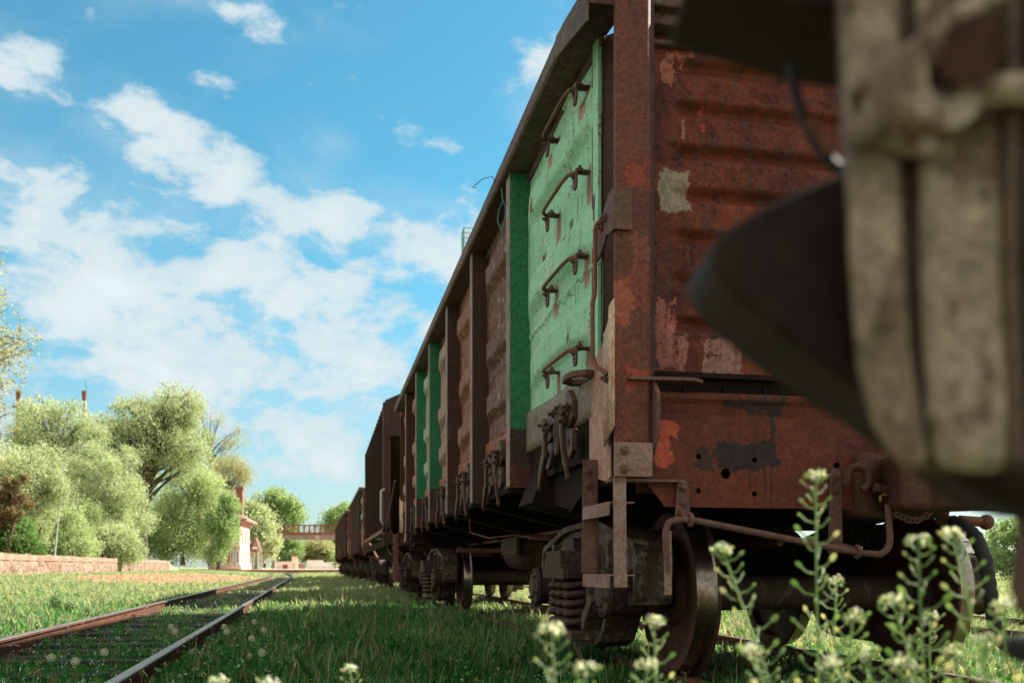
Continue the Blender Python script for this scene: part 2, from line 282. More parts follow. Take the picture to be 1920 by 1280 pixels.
# ------------------------------------------------------------------ mesh helpers
def tag(o, label=None, cat=None, group=None, kind=None):
    if label: o['label'] = label
    if cat: o['category'] = cat
    if group: o['group'] = group
    if kind: o['kind'] = kind
    return o
def empty(name, loc=(0, 0, 0), rz=0.0, label=None, cat=None, group=None):
    o = bpy.data.objects.new(name, None); COL.objects.link(o); o.location = loc; o.rotation_euler.z = rz
    o.empty_display_size = .1
    return tag(o, label, cat, group)
PL = {'yz': lambda a, b, c: (c, a, b), 'xz': lambda a, b, c: (a, c, b), 'xy': lambda a, b, c: (a, b, c)}
class MB:
    def __init__(s): s.v = []; s.f = []; s.mi = []; s.cm = 0
    def add(s, vs, fs):
        o = len(s.v); s.v += [tuple(p) for p in vs]; s.f += [[i+o for i in f] for f in fs]; s.mi += [s.cm]*len(fs); return s
    def box(s, x0, x1, y0, y1, z0, z1):
        return s.add([(x0,y0,z0),(x1,y0,z0),(x1,y1,z0),(x0,y1,z0),(x0,y0,z1),(x1,y0,z1),(x1,y1,z1),(x0,y1,z1)],
                     [(0,3,2,1),(4,5,6,7),(0,1,5,4),(1,2,6,5),(2,3,7,6),(3,0,4,7)])
    def bar(s, p, q, w, h, up=(0, 0, 1)):
        p = Vector(p); q = Vector(q); d = (q-p).normalized(); u = Vector(up)
        sx = d.cross(u)
        if sx.length < 1e-4: sx = d.cross(Vector((1, 0, 0)))
        sx.normalize(); u = sx.cross(d); a = sx*w/2; b = u*h/2
        vs = [p-a-b, p+a-b, p+a+b, p-a+b, q-a-b, q+a-b, q+a+b, q-a+b]
        return s.add(vs, [(0,3,2,1),(4,5,6,7),(0,1,5,4),(1,2,6,5),(2,3,7,6),(3,0,4,7)])
    def tube(s, pts, r, n=8, cap=True, rs=None):
        pts = [Vector(p) for p in pts]; N = len(pts); vs = []; prev = None
        for i, p in enumerate(pts):
            d = (pts[min(i+1, N-1)]-pts[max(i-1, 0)]).normalized()
            if prev is None:
                a = d.orthogonal().normalized()
            else:
                a = (prev-d*prev.dot(d)); a = a.normalized() if a.length > 1e-6 else d.orthogonal().normalized()
            prev = a; b = d.cross(a); rr = rs[i] if rs else r
            vs += [p+(a*cos(2*pi*k/n)+b*sin(2*pi*k/n))*rr for k in range(n)]
        fs = [(i*n+k, i*n+(k+1) % n, (i+1)*n+(k+1) % n, (i+1)*n+k) for i in range(N-1) for k in range(n)]
        if cap: fs += [tuple(range(n-1, -1, -1)), tuple((N-1)*n+k for k in range(n))]
        return s.add(vs, fs)
    def cyl(s, p, q, r, n=16, r2=None):
        return s.tube([p, q], r, n, True, [r, r if r2 is None else r2])
    def rod(s, pts, r, n=8, bend=.03):
        """tube through points with rounded corners"""
        P = [Vector(p) for p in pts]; out = [P[0]]
        for i in range(1, len(P)-1):
            a = (P[i-1]-P[i]); b = (P[i+1]-P[i]); k = min(bend, a.length*.45, b.length*.45)
            A = P[i]+a.normalized()*k; B = P[i]+b.normalized()*k
            for t in (0, .25, .5, .75, 1): out.append(A*(1-t)**2+P[i]*2*t*(1-t)+B*t*t)
        out.append(P[-1]); return s.tube(out, r, n)
    def prism(s, poly, plane, c0, c1, holes=()):
        P = PL[plane]; loops = [list(poly)]+[list(h) for h in holes]
        tri = tessellate_polygon([[Vector((a, b, 0)) for a, b in l] for l in loops])
        flat = [p for l in loops for p in l]; n = len(flat)
        vs = [P(a, b, c0) for a, b in flat]+[P(a, b, c1) for a, b in flat]
        if holes: fs = [tuple(t) for t in tri]+[tuple(i+n for i in reversed(t)) for t in tri]
        else: fs = [tuple(range(n)), tuple(range(2*n-1, n-1, -1))]
        o = 0
        for l in loops:
            k = len(l); fs += [(o+i, o+(i+1) % k, o+(i+1) % k+n, o+i+n) for i in range(k)]; o += k
        return s.add(vs, fs)
    def lathe(s, prof, c, axis='x', n=40):
        """profile (axial, radius)"""
        c = Vector(c); vs = []
        for (a, r) in prof:
            for k in range(n):
                t = 2*pi*k/n; u, v_ = r*cos(t), r*sin(t)
                vs.append(c+Vector((a, u, v_) if axis == 'x' else (u, a, v_) if axis == 'y' else (u, v_, a)))
        m = len(prof)
        return s.add(vs, [(i*n+k, i*n+(k+1) % n, (i+1)*n+(k+1) % n, (i+1)*n+k) for i in range(m-1) for k in range(n)])
    def grid(s, fn, nu, nv):
        vs = [fn(i/nu, j/nv) for i in range(nu+1) for j in range(nv+1)]; w_ = nv+1
        return s.add(vs, [(i*w_+j, (i+1)*w_+j, (i+1)*w_+j+1, i*w_+j+1) for i in range(nu) for j in range(nv)])
    def ball(s, c, r, n=8, sq=(1, 1, 1)):
        vs = []; fs = []
        for i in range(n+1):
            t = pi*i/n
            for k in range(n*2): a = pi*k/n; vs.append((c[0]+r*sq[0]*sin(t)*cos(a), c[1]+r*sq[1]*sin(t)*sin(a), c[2]+r*sq[2]*cos(t)))
        for i in range(n):
            for k in range(n*2): fs.append((i*n*2+k, i*n*2+(k+1) % (n*2), (i+1)*n*2+(k+1) % (n*2), (i+1)*n*2+k))
        return s.add(vs, fs)
    def hexb(s, c, d, r=.018, h=.016):
        """bolt head with shank end along direction d"""
        c = Vector(c); d = Vector(d).normalized()
        s.cyl(c, c+d*h, r, 6); s.cyl(c+d*h, c+d*h*2.0, r*.5, 8); return s
    def loop(s, y0, y1, z0, z1, x, r):
        pts = []
        for k in range(17):
            t = 2*pi*k/16; pts.append((x, (y0+y1)/2+(y1-y0)/2*cos(t), (z0+z1)/2+(z1-z0)/2*max(-1, min(1, 1.25*sin(t)))))
        return s.tube(pts, r, 6, False)
    def build(s, name, mat, parent=None, smooth=True, bevel=0.0, label=None, solid=0.0):
        me = bpy.data.meshes.new(name); me.from_pydata(s.v, [], s.f)
        mats = mat if isinstance(mat, (list, tuple)) else [mat]
        for m_ in mats: me.materials.append(MATS[m_])
        if len(mats) > 1: me.polygons.foreach_set('material_index', s.mi)
        import bmesh
        bm = bmesh.new(); bm.from_mesh(me)
        if len(bm.faces) < 60000: bmesh.ops.recalc_face_normals(bm, faces=bm.faces)
        bm.to_mesh(me); bm.free()
        if smooth:
            me.polygons.foreach_set('use_smooth', [True]*len(me.polygons)); me.set_sharp_from_angle(angle=R(38))
        me.update()
        o = bpy.data.objects.new(name, me); COL.objects.link(o)
        if parent: o.parent = parent
        if solid:
            sm = o.modifiers.new('thick', 'SOLIDIFY'); sm.thickness = solid; sm.offset = 0
        if bevel:
            b = o.modifiers.new('bevel', 'BEVEL'); b.width = bevel; b.segments = 2; b.limit_method = 'ANGLE'; b.angle_limit = R(40)
        if label: o['label'] = label
        return o
def circ(cx, cy, r, n=16): return [(cx+r*cos(2*pi*k/n), cy+r*sin(2*pi*k/n)) for k in range(n)]
def children(o, allobs=None): return list(o.children)
def copy_tree(o, parent=None, skip=(), mats=None, depth=0):
    c = o.copy(); COL.objects.link(c)
    if parent: c.parent = parent
    if mats and o.type == 'MESH' and o.data.materials:
        k = o.data.materials[0].name
        if k in mats:
            c.material_slots[0].link = 'OBJECT'; c.material_slots[0].material = MATS[mats[k]]
    for ch in o.children:
        if ch.name.split('.')[0] in skip: continue
        copy_tree(ch, c, skip, mats, depth+1)
    return c

# ------------------------------------------------------------------ bogie (root at its centre on the rail plane)
def helix(c, r, wr, z0, z1, turns, n=14):
    N = int(turns*n); return [(c[0]+r*cos(2*pi*i/n), c[1]+r*sin(2*pi*i/n), z0+(z1-z0)*i/N) for i in range(N+1)]
def make_bogie(parent, y, detail=True):
    e = empty('bogie', (0, y, 0)); e.parent = parent
    HB = .925; XF = -1.05
    for sx in (-1, 1):
        out = [(-1.14,.44),(-1.16,.70),(-1.10,.77),(-.80,.83),(-.45,.90),(0,.915),(.45,.90),(.80,.83),(1.10,.77),(1.16,.70),(1.14,.44),(1.06,.42),(1.06,.60),(.76,.60),(.74,.40),
               (.60,.34),(.46,.18),(.30,.135),(-.30,.135),(-.46,.18),(-.60,.34),(-.74,.40),(-.76,.60),(-1.06,.60),(-1.06,.42)]
        hc = [(-.27,.27),(-.27,.72),(-.20,.78),(.20,.78),(.27,.72),(.27,.27),(.2,.24),(-.2,.24)]
        h1 = [(.40,.40),(.40,.70),(.44,.76),(.62,.72),(.66,.66),(.64,.46),(.52,.36)]
        h2 = [(-a, b) for a, b in reversed(h1)]
        mb = MB(); mb.prism(out, 'yz', sx*(1.018-.07), sx*(1.018+.07), (hc, h1, h2))
        # flanges along the outline give the casting its box section
        for k in range(len(out)):
            a, b = out[k], out[(k+1) % len(out)]
            if math.dist(a, b) > .02:
                X0, X1 = sx*(1.018-.115), sx*(1.018+.115)
                d = Vector((b[0]-a[0], b[1]-a[1])).normalized(); nrm = Vector((-d[1], d[0]))*.022
                mb.add([(X0,a[0]-nrm[0],a[1]-nrm[1]),(X1,a[0]-nrm[0],a[1]-nrm[1]),(X1,a[0]+nrm[0],a[1]+nrm[1]),(X0,a[0]+nrm[0],a[1]+nrm[1]),
                        (X0,b[0]-nrm[0],b[1]-nrm[1]),(X1,b[0]-nrm[0],b[1]-nrm[1]),(X1,b[0]+nrm[0],b[1]+nrm[1]),(X0,b[0]+nrm[0],b[1]+nrm[1])],
                       [(0,3,2,1),(4,5,6,7),(0,1,5,4),(1,2,6,5),(2,3,7,6),(3,0,4,7)])
        # ribs around the window, spring seat and end pedestals
        mb.box(sx*(1.018-.12), sx*(1.018+.27), -.36, .36, .16, .215)
        for yy in (-.33, .33):
            mb.prism([(yy-.03,.2),(yy+.03,.2),(yy+.022,.78),(yy-.022,.78)], 'yz', sx*(1.018-.13), sx*(1.018+.16))
            mb.prism([(yy*1.0,.20),(yy*1.75,.42),(yy*1.6,.46),(yy*1.0,.32)], 'yz', sx*1.02, sx*(1.018+.2))
        for yy in (-1.15, 1.15):
            mb.box(sx*(1.018-.10), sx*(1.018+.10), yy-.03, yy+.03, .45, .72)
        for yy in (-.70, .70): mb.box(sx*(1.018-.12), sx*(1.018+.14), yy-.03, yy+.03, .41, .80)
        o = mb.build('side_frame', 'frame_top_steel', e, bevel=.006)
        # bolster end: stepped wedge block over the springs
        mb = MB(); mb.prism([(-.30,.555),(-.30,.60),(-.22,.64),(-.20,.74),(.20,.74),(.22,.64),(.30,.60),(.30,.555)], 'yz', sx*(1.018-.1), sx*(1.018+.31))
        mb.prism([(-.16,.74),(-.12,.83),(.12,.83),(.16,.74)], 'yz', sx*(1.018+.05), sx*(1.018+.2))
        mb.build('bolster_end', 'bogie_steel', e, bevel=.006)
        for (dx, yy) in ((.185, -.20), (.185, 0), (.185, .20), (.0, -.20), (.0, .20)) if detail else ((.185, -.15), (.185, .15)):
            mb = MB(); mb.tube(helix((sx*(1.018+dx), yy), .080, .02, .235, .545, 5.2), .0235, 8)
            mb.build('spring', 'spring_steel', e)
        for yy in (-HB, HB):
            # axle box with round cover and bolts, and adapter jaws
            mb = MB(); mb.lathe([(.075*sx, 0), (.075*sx, .075), (.06*sx, .09), (.055*sx, .142), (.03*sx, .15), (.02*sx, .132), (-.16*sx, .13)], (sx*1.20, yy, .4785), 'x', 24)
            for k in range(6):
                t = k*pi/3+.3; mb.hexb((sx*1.252, yy+.118*cos(t), .4785+.118*sin(t)), (sx, 0, 0), .016, .014)
            mb.prism([(yy-.16,.50),(yy-.16,.60),(yy+.16,.60),(yy+.16,.50),(yy+.12,.48),(yy-.12,.48)], 'yz', sx*.93, sx*1.15)
            mb.build('axle_box', 'bogie_steel', e)
            # wheel
            mb = MB(); x0 = sx*.785
            mb.cm = 0; mb.lathe([(sx*.055, .09), (sx*.075, .13), (sx*.075, .17), (sx*.02, .20), (sx*.02, .38), (sx*.062, .405), (sx*.068, .47)], (x0, yy, .4785), 'x', 56)
            mb.cm = 1; mb.lathe([(sx*.068, .47), (sx*.055, .4765), (-sx*.005, .480), (-sx*.030, .4865), (-sx*.040, .500)], (x0, yy, .4785), 'x', 56)
            mb.cm = 0; mb.lathe([(-sx*.040, .500), (-sx*.050, .507), (-sx*.062, .503), (-sx*.066, .47), (-sx*.066, .405), (-sx*.02, .38), (-sx*.02, .20), (-sx*.09, .17), (-sx*.09, .09)], (x0, yy, .4785), 'x', 56)
            mb.build('wheel', ['wheel_rust', 'tread'], e)
            # brake shoe
            if detail:
                mb = MB(); s_ = 1 if yy > 0 else -1
                pts = [(yy-s_*(.51*cos(t)), .4785+.51*sin(t)) for t in np.linspace(-.35, .35, 8)]+[(yy-s_*(.57*cos(t)), .4785+.57*sin(t)) for t in np.linspace(.3, -.3, 8)]
                mb.prism(pts, 'yz', sx*.74, sx*.82); mb.build('brake_shoe', 'bogie_steel', e)
    for yy in (-HB, HB):
        mb = MB(); mb.lathe([(-.72,.10),(-.72,.105),(-.66,.115),(-.60,.108),(0,.100),(.60,.108),(.66,.115),(.72,.105),(.72,.10)], (0, yy, .4785), 'x', 24)
        mb.build('axle', 'bogie_steel', e)
        if detail:
            mb = MB(); s_ = 1 if yy > 0 else -1
            mb.bar((-.82, yy-s_*.60, .40), (.82, yy-s_*.60, .40), .07, .10); mb.bar((-.8, yy-s_*.6, .4), (0, yy-s_*.35, .4), .04, .05); mb.bar((.8, yy-s_*.6, .4), (0, yy-s_*.35, .4), .04, .05)
            mb.build('brake_beam', 'bogie_steel', e)
    mb = MB(); mb.prism([(-1.0,.56),(-1.0,.72),(-.7,.80),(.7,.80),(1.0,.72),(1.0,.56),(.6,.42),(-.6,.42)], 'xz', -.22, .22); mb.lathe([(.78,.0),(.86,.0),(.86,.19),(.78,.19)], (0,0,0), 'z', 20)
    mb.build('bolster', 'dark_steel', e, bevel=.01)
    return e

# ------------------------------------------------------------------ gondola wagon, local: x across (left side negative), y from the near end, z from rail top
POSTS = [2.15, 3.88, 5.61, 7.34, 9.07, 10.80]
L = 12.73; PX = -1.425
BZ = (1.97, 2.46, 3.10)
def panel_mesh(y0, y1, z0, z1, s, seed, flat=False):
    r = random.Random(seed); ph = [r.uniform(0, 6) for _ in range(6)]
    def fn(u, v):
        y = y0+(y1-y0)*u; z = z0+(z1-z0)*v; d = 0
        for i, zb in enumerate(BZ):
            zz = zb+.02*sin(y*2+ph[i]); hgt = .135
            t = abs(z-zz)/hgt; b = max(0, min(1, (1-t)*2.1))
            e = min((y-y0-.05)/.34, (y1-.05-y)/.34); b *= max(0, min(1, e+.1)); d = max(d, b*(.050 if seed == 0 else .062))
        d += .010*sin(y*3.1+ph[3])*sin(z*4+ph[4])+.005*sin(y*9+ph[5])*sin(z*7+ph[0])
        d += .020*sin(pi*u)*(.4+.6*sin(z*2.1+ph[2])**2)
        if abs(z-2.24) < .016: d += .008
        return (s*(1.425+d), y, z)
    mb = MB(); mb.grid(fn, 34, 120)
    return mb
def hatch_latch(parent, y):
    e = empty('hatch_latch', (0, y, 0)); e.parent = parent
    x = -1.44
    MB().prism([(-.30,1.56),(-.30,1.47),(-.22,1.43),(-.14,1.43),(-.14,1.63),(-.2,1.64)], 'yz', x-.05, x+.0).build('clamp_plate', 'latch_steel', e, bevel=.006)
    MB().prism([(.18,1.44),(.33,1.40),(.38,1.44),(.38,1.56),(.24,1.60),(.18,1.55)], 'yz', x-.04, x+.0).build('clamp_plate', 'latch_steel', e, bevel=.006)
    MB().cyl((x-.05, -.24, 1.50), (x-.05, .36, 1.50), .014, 8).build('hinge_pin', 'latch_steel', e)
    for (a, b) in ((-.26,1.53),(-.19,1.46),(-.10,1.55),(.22,1.47),(.33,1.51),(.06,1.54)):
        mb = MB(); mb.cyl((x-.085, a, b), (x, a, b), .011, 8); mb.hexb((x-.06, a, b), (-1, 0, 0), .022, .022); mb.build('bolt', 'latch_steel', e)
    # long hanging hook, slightly bent blade
    for (yy, tip, k) in ((-.06, -.10, 0), (.30, .10, 1)):
        yy += -.10 if k == 0 else -.02; tip *= 1.3
        MB().tube([(x-.07, yy-.03, 1.50), (x-.075, yy, 1.53), (x-.07, yy+.03, 1.50)], .02, 8).build('eye', 'latch_steel', e)
        pl = [(yy-.028,1.50),(yy+.022,1.52),(yy+.030,1.40),(yy+.022+tip*.1,1.34),(yy+.035+tip*.3,1.31),(yy+.04+tip*.7,1.22),(yy+tip+.012,1.14),(yy+tip+.004,1.10),(yy+tip-.018,1.13),(yy-.012+tip*.5,1.22),(yy-.028,1.30),(yy-.020,1.42)]
        mb = MB(); mb.prism(pl, 'yz', x-.085, x-.055); mb.build('hook', 'latch_steel', e, bevel=.008)
    mb = MB(); mb.loop(-.02, .05, 1.30, 1.52, x-.06, .011); mb.build('link', 'latch_steel', e)
    # pawl: quarter disc with a hole
    out = [(.40,1.40),(.24,1.40),(.25,1.34),(.29,1.28),(.35,1.25),(.42,1.24),(.42,1.38)]
    mb = MB(); mb.prism(out, 'yz', x-.03, x-.005, (circ(.35, 1.33, .026, 10),)); mb.build('pawl', 'latch_steel', e, bevel=.003)
    out = [(-.18,1.40),(-.34,1.40),(-.34,1.28),(-.26,1.24),(-.18,1.30)]
    mb = MB(); mb.prism(out, 'yz', x-.06, x-.03, (circ(-.27, 1.33, .022, 10),)); mb.build('pawl', 'latch_steel', e, bevel=.003)
def make_gondola():
    g = empty('gondola_wagon', (2.85, 4.45, 0), 0, 'nearest open goods wagon, with pale green first panel and rust brown end wall', 'wagon')
    # side panels
    pm = ['green_panel', 'brown_panel', 'orange_panel', 'pink_panel', 'green_panel_dull', 'red_panel', 'pink_panel']
    plab = ['pale green painted side panel', 'brown side panel with worn pale paint', 'orange brown rusty side panel', 'pinkish grey side panel', 'dull green side panel', 'rust red side panel', 'patchy pink and green side panel']
    ys = [.36]+POSTS+[L-.3]
    for i in range(7):
        y0 = ys[i]+(.0 if i == 0 else .09); y1 = ys[i+1]+(.05 if i < 6 else 0)
        panel_mesh(y0, y1, 1.70, 3.44, -1, i).build('side_panel', pm[i], g, label=plab[i])
        panel_mesh(y0, y1, 1.70, 3.44, 1, 20+i).build('side_panel', 'brown_panel', g)
        # grey lip below each panel
        for s in (-1, 1):
            mb = MB(); mb.grid(lambda u, v: (s*(1.44+.012*sin(u*9)), y0+(y1-y0)*u, 1.70-v*(.27 if i else .27)), 12, 4)
            mb.build('lower_lip', 'grey_lip' if i == 0 else 'orange_panel', g, solid=.012)
    for y in [POSTS[0]-.0]: pass
    # weld seam line and upper seam strip on panel 0 right edge
    MB().box(-1.447, -1.43, .36, .46, 1.50, 3.40).build('edge_strip', 'green_panel', g)
    pc = ['post_green', 'post_brown', 'post_brown', 'post_green', 'post_green', 'post_brown']
    for i, y in enumerate(POSTS):
        for s in (-1, 1):
            mb = MB(); prof = [(1.425,y),(1.556,y+.012),(1.562,y-.012) ,(1.566,y-.012),(1.566,y+.13),(1.558,y+.142),(1.425,y+.155)]
            mb.prism([(s*a, b) for a, b in [(1.42,y),(1.560,y),(1.566,y+.006),(1.566,y+.134),(1.560,y+.14),(1.42,y+.14)]], 'xy', 1.20, 3.40)
            mb.prism([(s*a, b) for a, b in [(1.35,y-.03),(1.575,y-.012),(1.575,y+.15),(1.35,y+.16)]], 'xy', 1.188, 1.20)
            mb.cm = 1; mb.box(*sorted((s*1.5655, s*1.569)), y+.004, y+.136, 1.205, 3.395)  # thin strip with the sky-lit brightness of the flange painted in
            mb.build('side_post', [pc[i] if s < 0 else 'post_brown', 'flange_lit'], g, bevel=.0, label=('dark brown side post' if pc[i] == 'post_brown' else 'side post green above and brown below') if s < 0 else None)
    # top chord: hollow rolled section with a bent first piece
    for s in (-1, 1):
        mb = MB(); pr = [(1.60,3.395),(1.615,3.41),(1.612,3.50),(1.60,3.512),(1.42,3.512),(1.41,3.40)]
        ysn = [.0, .62, .66, 4, 8, L-.02]; vs = []
        def ring(y, k): return [(s*a, y, b-(.07*max(0, .45-y)/.45 if b > 3.45 else .06*max(0, .45-y)/.45)-(0 if k else 0)) for a, b in pr]
        yy = [-.02, .15, .30, .45, .62, 2, 4, 6, 8, 10, L]
        vs = [p for k, y in enumerate(yy) for p in ring(y, k)]; n = len(pr)
        mb.add(vs, [(i*n+k, i*n+(k+1) % n, (i+1)*n+(k+1) % n, (i+1)*n+k) for i in range(len(yy)-1) for k in range(n)]+[tuple(range(n)), tuple((len(yy)-1)*n+k for k in range(n))])
        mb.prism([(-.03,3.24),(-.03,3.42),(.60,3.505),(.60,3.385),(.30,3.32)], 'yz', s*1.617, s*1.605)   # end gusset on the outer face
        mb.box(*(sorted((s*1.44, s*1.425))), .3, L-.3, 3.345, 3.40)
        mb.build('top_chord', 'chord', g, bevel=.004)
    # end walls with pressed horizontal grooves
    for s, y0 in ((-1, .12), (1, L-.12)):
        gz = [3.16-.217*k for k in range(7)]
        def fn(u, v):
            x = -1.40+2.80*u; z = 1.60+1.80*v; d = 0
            for q in gz:
                t = abs(z-q)/.05; e = max(0, min(1, (1.14-abs(x))/.07))
                if t < 1: d = max(d, (.5+.5*cos(pi*t))*.045*e)
            d += .006*sin(x*3+1)*sin(z*3)+.003*sin(x*11)*sin(z*9+2)
            return (x, y0-s*d, z)
        MB().grid(fn, 70, 200).build('end_wall', 'end_brown', g)
        mb = MB(); ye = y0+s*.0
        mb.box(-1.36, 1.36, min(y0, y0+s*.14), max(y0, y0+s*.14), 3.36, 3.44)
        mb.box(-1.36, 1.36, min(y0, y0+s*.09), max(y0, y0+s*.09), 3.30, 3.36)
        mb.box(-1.36, 1.36, min(y0, y0+s*.035), max(y0, y0+s*.035), 3.235, 3.262)
        mb.build('end_rail', 'chord', g, bevel=.008)
        mb = MB(); mb.box(-1.33, 1.33, min(y0, y0+s*.07), max(y0, y0+s*.07), 1.575, 1.60); mb.box(-1.33, 1.33, min(y0, y0+s*.02), max(y0, y0+s*.02), 1.47, 1.575)
        for k in range(11):
            x = -1.08+k*.216*1.0
            mb.prism([(y0+s*.01, 1.47), (y0+s*.01, 1.575), (y0+s*.075, 1.47)], 'yz', x-.004, x+.004)
        mb.build('lower_rail', 'dark_steel', g)
        # end beam: bulged upper roll, plate with holes, bevelled lower corners
        yb = y0+s*.20
        holes = [circ(a, b, c, 18) for a, b, c in ((-1.07,1.165,.014),(-.78,1.155,.014),(-.93,1.085,.026),(-1.07,1.0,.014),(-.78,.99,.014),(-.34,1.135,.018),(.34,1.135,.018),(.93,1.085,.026),(1.07,1.0,.014))]
        plate = [(-1.32,1.02),(-1.32,1.42),(1.32,1.42),(1.32,1.02),(1.24,.92),(-1.24,.92)]
        a, b = sorted((yb-s*.012, yb)); mb = MB(); mb.prism(plate, 'xz', a, b, holes)
        for (ya, za, yc, zc_) in ((yb-s*.004, 1.42, yb+s*.028, 1.44), (yb+s*.028, 1.44, yb+s*.03, 1.462), (yb+s*.03, 1.462, yb+s*.005, 1.474), (yb+s*.005, 1.474, y0, 1.472)):
            mb.add([(-1.32,ya,za),(1.32,ya,za),(1.32,yc,zc_),(-1.32,yc,zc_)], [(0,1,2,3)])
        mb.add([(-1.32,yb-s*.002,1.36),(1.32,yb-s*.002,1.36),(1.32,yb+s*.014,1.42),(-1.32,yb+s*.014,1.42)], [(0,1,2,3)])
        mb.add([(-1.32,yb+s*.014,1.418),(1.32,yb+s*.014,1.418),(1.32,yb+s*.028,1.441),(-1.32,yb+s*.028,1.441)], [(0,1,2,3)])
        mb.box(-1.32, 1.32, *sorted((yb-s*.2, yb-s*.19)), 1.0, 1.42)
        mb.build('end_beam', 'end_beam', g)
        for sx in (-1, 1):
            # corner post: wide face, rolled edge, side web
            mb = MB(); yf = y0+s*.23
            prof = [(1.497,yf),(1.335,yf),(1.318,yf-s*.015),(1.318,yf-s*.20),(1.33,yf-s*.20),(1.33,yf-s*.03),(1.34,yf-s*.015),(1.486,yf-s*.015),(1.486,yf-s*.04),(1.497,yf-s*.04)]
            mb.prism([(sx*a, b) for a, b in prof], 'xy', 1.05, 3.42); mb.build('corner_post', 'corner_post', g, bevel=.004)
            mb = MB(); mb.prism([(sx*a, b) for a, b in ((1.30,yf-s*.02),(1.33,yf-s*.02),(1.345,yf-s*.40),(1.438,yf-s*.50),(1.438,yf-s*.62),(1.30,yf-s*.62))], 'xy', 1.06, 3.40); mb.build('corner_recess', 'post_brown', g)
            mb = MB(); mb.prism([(sx*a, b) for a, b in ((1.52,yf+s*.02),(1.20,yf+s*.02),(1.16,yf-s*.0),(1.14,yf-s*.1),(1.52,yf-s*.1))], 'xy', 1.035, 1.048)
            mb.prism([(sx*a, b) for a, b in ((1.44,yf+s*.03),(1.12,yf+s*.05),(1.06,yf+s*.0),(1.06,yf-s*.1),(1.44,yf-s*.002))], 'xy', 1.515, 1.53)
            mb.prism([(yf, 1.20), (yf+s*.05, 1.28), (yf+s*.055, 1.45), (yf, 1.515)], 'yz', sx*1.295, sx*1.315)
            mb.build('corner_plate', 'dull_rod', g)
            # pale rusty cover wrapped round the bottom of the corner, and the pink sheet behind it
            yq = yf-s*.03
            mb = MB(); c = [(1.502,yf-s*.005),(1.512,yf-s*.05),(1.500,yf-s*.10),(1.482,yf-s*.20),(1.470,yf-s*.28)]
            zt = [1.90,1.875,1.82,1.80,1.80]; zb = [1.30,1.26,1.255,1.25,1.235]
            vs = [(sx*a, b, z) for (a, b), z in zip(c, zt)]+[(sx*a, b, z) for (a, b), z in zip(c, zb)]
            mb.add(vs, [(i, i+1, i+6, i+5) for i in range(4)]); mb.build('corner_cover', 'rusty_cover', g, solid=.010)
            mb = MB(); mb.prism([(yf-s*.30,1.06),(yf-s*.62,1.12),(yf-s*.62,1.68),(yf-s*.30,1.80),(yf-s*.24,1.80),(yf-s*.24,1.08)], 'yz', sx*1.452, sx*1.442); mb.build('corner_sheet', 'pink_sheet', g)
    # floor, sills and cross members
    mb = MB(); mb.box(-1.40, 1.40, .15, L-.15, 1.36, 1.43); mb.box(-1.42, -1.36, .3, L-.3, 1.22, 1.44); mb.box(1.36, 1.42, .3, L-.3, 1.22, 1.44)
    mb.build('floor', 'dark_steel', g)
    mb = MB(); mb.box(-.26, -.22, .2, L-.2, .92, 1.36); mb.box(.22, .26, .2, L-.2, .92, 1.36); mb.box(-.30, .30, .2, L-.2, 1.30, 1.34); mb.build('centre_sill', 'dark_steel', g)
    for y in POSTS:
        mb = MB(); mb.prism([(-1.56,1.19),(-1.50,1.36),(1.50,1.36),(1.56,1.19),(.45,.93),(-.45,.93)], 'xz', y+.04, y+.05)
        pts = [(-1.56,1.185),(-.45,.925),(.45,.925),(1.56,1.185)]
        for k in range(3): mb.bar((pts[k][0], y+.045, pts[k][1]), (pts[k+1][0], y+.045, pts[k+1][1]), .14, .012)
        mb.build('cross_bearer', 'dark_steel', g)
    for i in range(7):   # hatches in the floor with their bent hinge arms
        y0, y1 = ys[i], ys[i+1]
        for s in (-1, 1):
            mb = MB(); ym = (y0+y1)/2
            mb.add([(s*1.38,y0+.1,1.345),(s*1.38,y1-.1,1.345),(s*.34,y1-.1,1.345),(s*.34,y0+.1,1.345)], [(0,1,2,3)])
            for yy in (ym-.35, ym+.30):
                mb.prism([(s*.30,1.34),(s*1.2,1.34),(s*1.2,1.30),(s*.75,1.22),(s*.42,1.04),(s*.34,1.04)], 'xz', yy, yy+.10)
            mb.build('floor_hatch', 'dark_steel', g, solid=.0)
    for y in (1.87, L-2.04):
        mb = MB(); mb.prism([(-1.52,1.05),(-1.42,1.30),(1.42,1.30),(1.52,1.05),(.8,.90),(-.8,.90)], 'xz', y-.22, y+.22); mb.lathe([(.85,0),(.85,.17),(.95,.17)], (0,y,0), 'z', 20); mb.build('bolster_beam', 'dark_steel', g)
    for y0, y1 in ((.42, 2.12), (L-2.12, L-.42)):
        mb = MB(); mb.prism([(y0,1.24),(y1,1.24),(y1,1.10),(y0+.65 if y0 < 1 else y1-.65,.96),(y0,1.18)], 'yz', -1.37, -1.36)
        mb.bar((-1.37, y0 if y0 < 1 else y1, 1.16), (-1.37, y0+.65 if y0 < 1 else y1-.65, .955), .10, .012); mb.build('end_gusset', 'dark_steel', g)
    # reservoir and brake rods
    mb = MB(); mb.lathe([(0,0),(.01,.08),(.03,.15),(.07,.19),(.12,.20),(.9,.20),(.98,.12),(1.0,0)], (-.45, 6.4, .80), 'y', 32); mb.lathe([(-.03,0),(-.03,.03),(.02,.03)], (-.45, 6.4, .80), 'y', 12)
    mb.box(-.67, -.63, 6.38, 7.35, .78, .98); mb.build('air_reservoir', 'bogie_steel', g)
